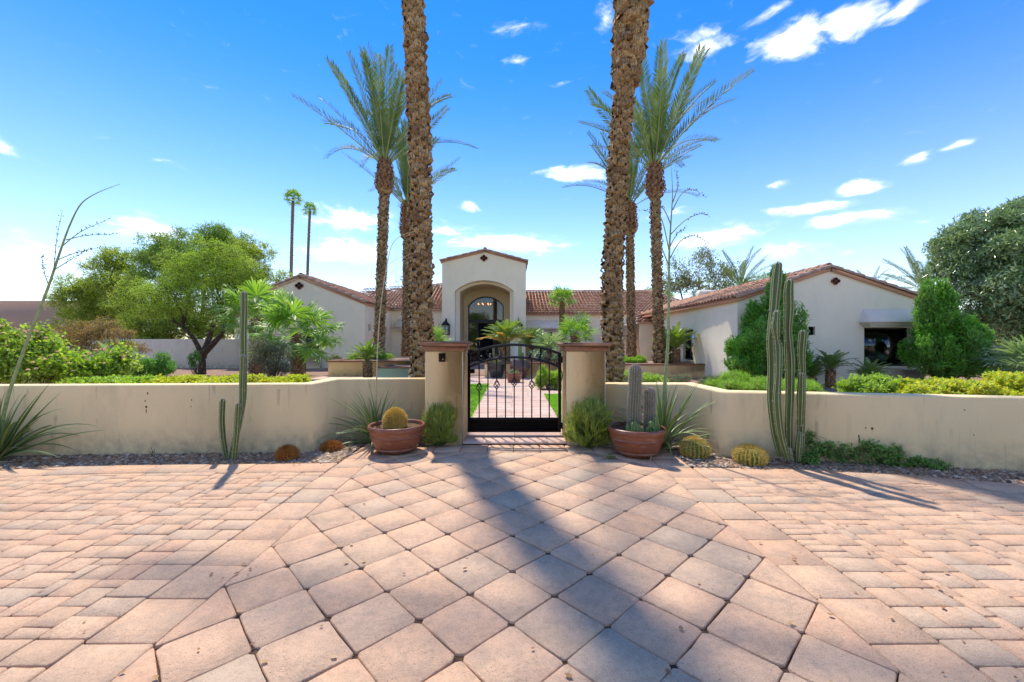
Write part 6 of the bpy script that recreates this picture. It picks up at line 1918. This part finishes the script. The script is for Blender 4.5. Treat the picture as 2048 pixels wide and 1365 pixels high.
barrel('bright golden ball cactus planted in the left terracotta bowl', 0, 0, 38, 35, M['barrel'], M['spine_gold'], 22, 155, base=c1 + np.array([-.02, 0, .285]), dens=40, L=.046)
c2 = np.array([(1273 - 1024) / F * 5.12, 5.12, 0.012])
bowl('wide terracotta bowl with two woolly column cacti in front of the right pillar', c2, .345, .335, .215)
def woolly(label, px, py0, py1, w, Y, seed):
    b = P(px, py0, Y)
    t = thing('woolly_cactus', label, 'cactus', b)
    top = P(px + (4 if seed == 161 else 0), py1 + w * .5, Y) - b
    mb, pts, rr, prof, tt = ribbed([(0, 0, -.02), top * .35 + np.array([-.01, 0, 0]), top * .7, top], [w / F * Y / 2 * q for q in (.9, 1, .98, .95)], 16, .12, 6, seed)
    part('stem', mb, M['woolly'], t, smooth=True, attr='rib')
    sp = MB()
    pp = smooth(np.concatenate([pts[:-6:1], pts[-6:]]), 3)
    rr2 = np.interp(np.linspace(0, 1, len(pp)), np.linspace(0, 1, len(pts)), rr)
    spines_on(sp, pp, rr2, 16, .022, .0016, 5, 1, seed, 1.0, .55)
    part('spines', sp, M['spine_grey'], t, kind='stuff')
M['woolly'] = cactus_mat('woolly_cactus_skin', (.12, .13, .07), (.16, .17, .10), (.42, .37, .30))
woolly('taller grey woolly column cactus in the right bowl', 1267, 866, 730, 25, 5.12, 161)
woolly('shorter grey woolly column cactus in the right bowl', 1299, 868, 776, 22, 5.14, 162)
M['small_green'] = cactus_mat('small_cactus_skin', (.10, .17, .05), (.15, .24, .07), (.38, .42, .16))
for lab, cl in (('cluster of small green finger cacti at the left of the right bowl', [(1262, 866, 12, 22), (1271, 868, 10, 26), (1278, 868, 10, 20), (1256, 864, 9, 15), (1284, 869, 9, 14)]),
                ('cluster of knobbly green cacti at the right of the right bowl', [(1303, 866, 14, 24), (1311, 866, 12, 34), (1306, 868, 13, 16), (1317, 864, 10, 20), (1294, 868, 9, 14)])):
    b = P(cl[0][0], 870, 5.02); t = thing('small_cactus', lab, 'cactus', b)
    for k, (px, py, w, h) in enumerate(cl):
        p0 = P(px, py, 5.0) - b; p1 = P(px + rng.normal() * 2, py - h + w / 2, 5.0) - b
        mb, pts, rr, prof, tt = ribbed([p0, (p0 + p1) / 2, p1], [w / F * 5 / 2 * q for q in (.9, 1, .9)], 5, .35, 6, k)
        part('stem', mb, M['small_green'], t, smooth=True, attr='rib')

# pots on the far end of the garden path
def urn(label, px, y_top, y_bot, wt, wb, wm, mat, name='glazed_urn'):
    Y = F * EYE / (y_bot - 3 - 682); c = P(px, 700, Y); c[2] = -.008
    q = Y / F; H = EYE - (y_top - 682) * q + .01
    t = thing(name, label, 'pot', c)
    pr = [(0, 0), (wb * q / 2, 0)]
    for u in np.linspace(.1, .9, 10):
        pr.append((q / 2 * np.interp(u, [0, .6, 1], [wb, wm, wt * .97]), H * u))
    pr += [(wt * q / 2 * 1.03, H * .93), (wt * q / 2 * 1.05, H), (wt * q / 2 * .88, H), (wt * q / 2 * .85, H * .85), (0, H * .84)]
    part('urn_body', MB().lathe(pr, 36), mat, t, smooth=True)
    return t, c, H
t, c, H = urn('dark charcoal glazed pot at the end of the garden path', 993, 727, 758, 36, 23, 34, M['urn_dark'])
barrel('small golden barrel cactus in the dark charcoal pot', 0, 0, 12, 10, M['barrel'], M['spine_gold'], 14, 171, base=c + np.array([0, 0, H * .92]), dens=5, L=.03)
def fingers(label, c, lst, seed, mat='woolly', name='finger_cactus'):
    t = thing(name, label, 'cactus', c)
    for k, (dx, w, h) in enumerate(lst):
        mb, *_ = ribbed([(dx, 0, -.03), (dx, 0, h * .5), (dx * 1.1, 0, h)], [w, w * 1.05, w * .95], 10, .14, 5, seed + k); part('stem', mb, M[mat], t, smooth=True, attr='rib')
fingers('cluster of pale finger cacti behind the gate scrolls', c + np.array([-.12, .12, H * .9]), [(-.12, .045, .35), (0, .05, .62), (.1, .05, .28), (.2, .05, .42), (.3, .04, .22)], 3)
t, c, H = urn('round-shouldered brown glazed urn behind the small bowl', 1040, 720, 759, 30, 20, 42, M['urn_brown'])
fingers('slim green column cactus standing in the brown urn', c + np.array([0, 0, H * .9]), [(0, .07, .75), (.1, .05, .3)], 9, 'small_green')
c3 = P(1028, 700, 14.2); c3[2] = -.008
bowl('small terracotta bowl of succulents before the two glazed pots', c3, .29, .33, .17)
shrub('succulent', 'little grey-green succulents growing in the small bowl', 'succulent plant', c3 + np.array([0, 0, .28]), [(-.1, 0, .05, .1, .1, .08), (.08, 0, .04, .1, .1, .07)], M['fan_blue'], 60, 6, .08, .06, .02, 172, stems=0)

# ------------------------------------------------------------------ fallen leaves
r = np.random.RandomState(77)
n = 150
Yl = r.uniform(1.5, 5.3, n); Xl = r.uniform(-1.25, 1.25, n) * Yl * .98
ok = (Yl < 4.5) | (np.abs(Xl) < 1.9); Xl, Yl = Xl[ok], Yl[ok]; n = len(Xl)
def litter_leaf(c, s, rr):
    a = rr.uniform(0, 6.28); u = np.array([math.cos(a), math.sin(a), 0]); w = np.array([-u[1], u[0], 0]); cl = rr.uniform(.1, .6)
    pts = []
    for t_, ww in ((0, .05), (.3, .32), (.6, .34), (1, .03)):
        z = cl * s * (t_ - .5) ** 2 * 2
        for sg in (-1, 0, 1): pts.append(c + u * s * (t_ - .5) + w * s * ww * sg + np.array([0, 0, z + abs(sg) * s * ww * cl + .004]))
    return pts, [(i * 3 + j, i * 3 + j + 1, i * 3 + j + 4, i * 3 + j + 3) for i in range(3) for j in range(2)]
ll = MB()
for k in range(n):
    ll.add(*litter_leaf(np.array([Xl[k], Yl[k], .003]), r.uniform(.012, .034), r))
for k in range(2200):
    if r.rand() < .6: x = r.uniform(2.0, 6.5); y = np.interp(x, [2, 2.5, 6.5], [5.3, 4.8, 4.1]) + r.normal() * .13
    else: x = r.uniform(-6.5, -2.0); y = 4.9 + r.normal() * .1
    ll.add(*litter_leaf(np.array([x, y, .006]), r.uniform(.012, .028), r))
M['litter'] = leafmat('dead_leaf', [(.20, .085, .035), (.32, .17, .07), (.15, .07, .035), (.40, .25, .11), (.24, .11, .045)], .15, .7)
o = part('leaf_litter', ll, M['litter'], None, kind='stuff')

for o in bpy.data.objects:
    if o.parent is None and o.get('kind') == 'stuff':
        o['label'] = {'grass': 'bright green lawn grass inside the gate', 'gravel': 'mixed brown gravel in the beds before the walls', 'leaf_litter': 'dry brown fallen leaves scattered on paving and gravel'}.get(o.name, o.name)
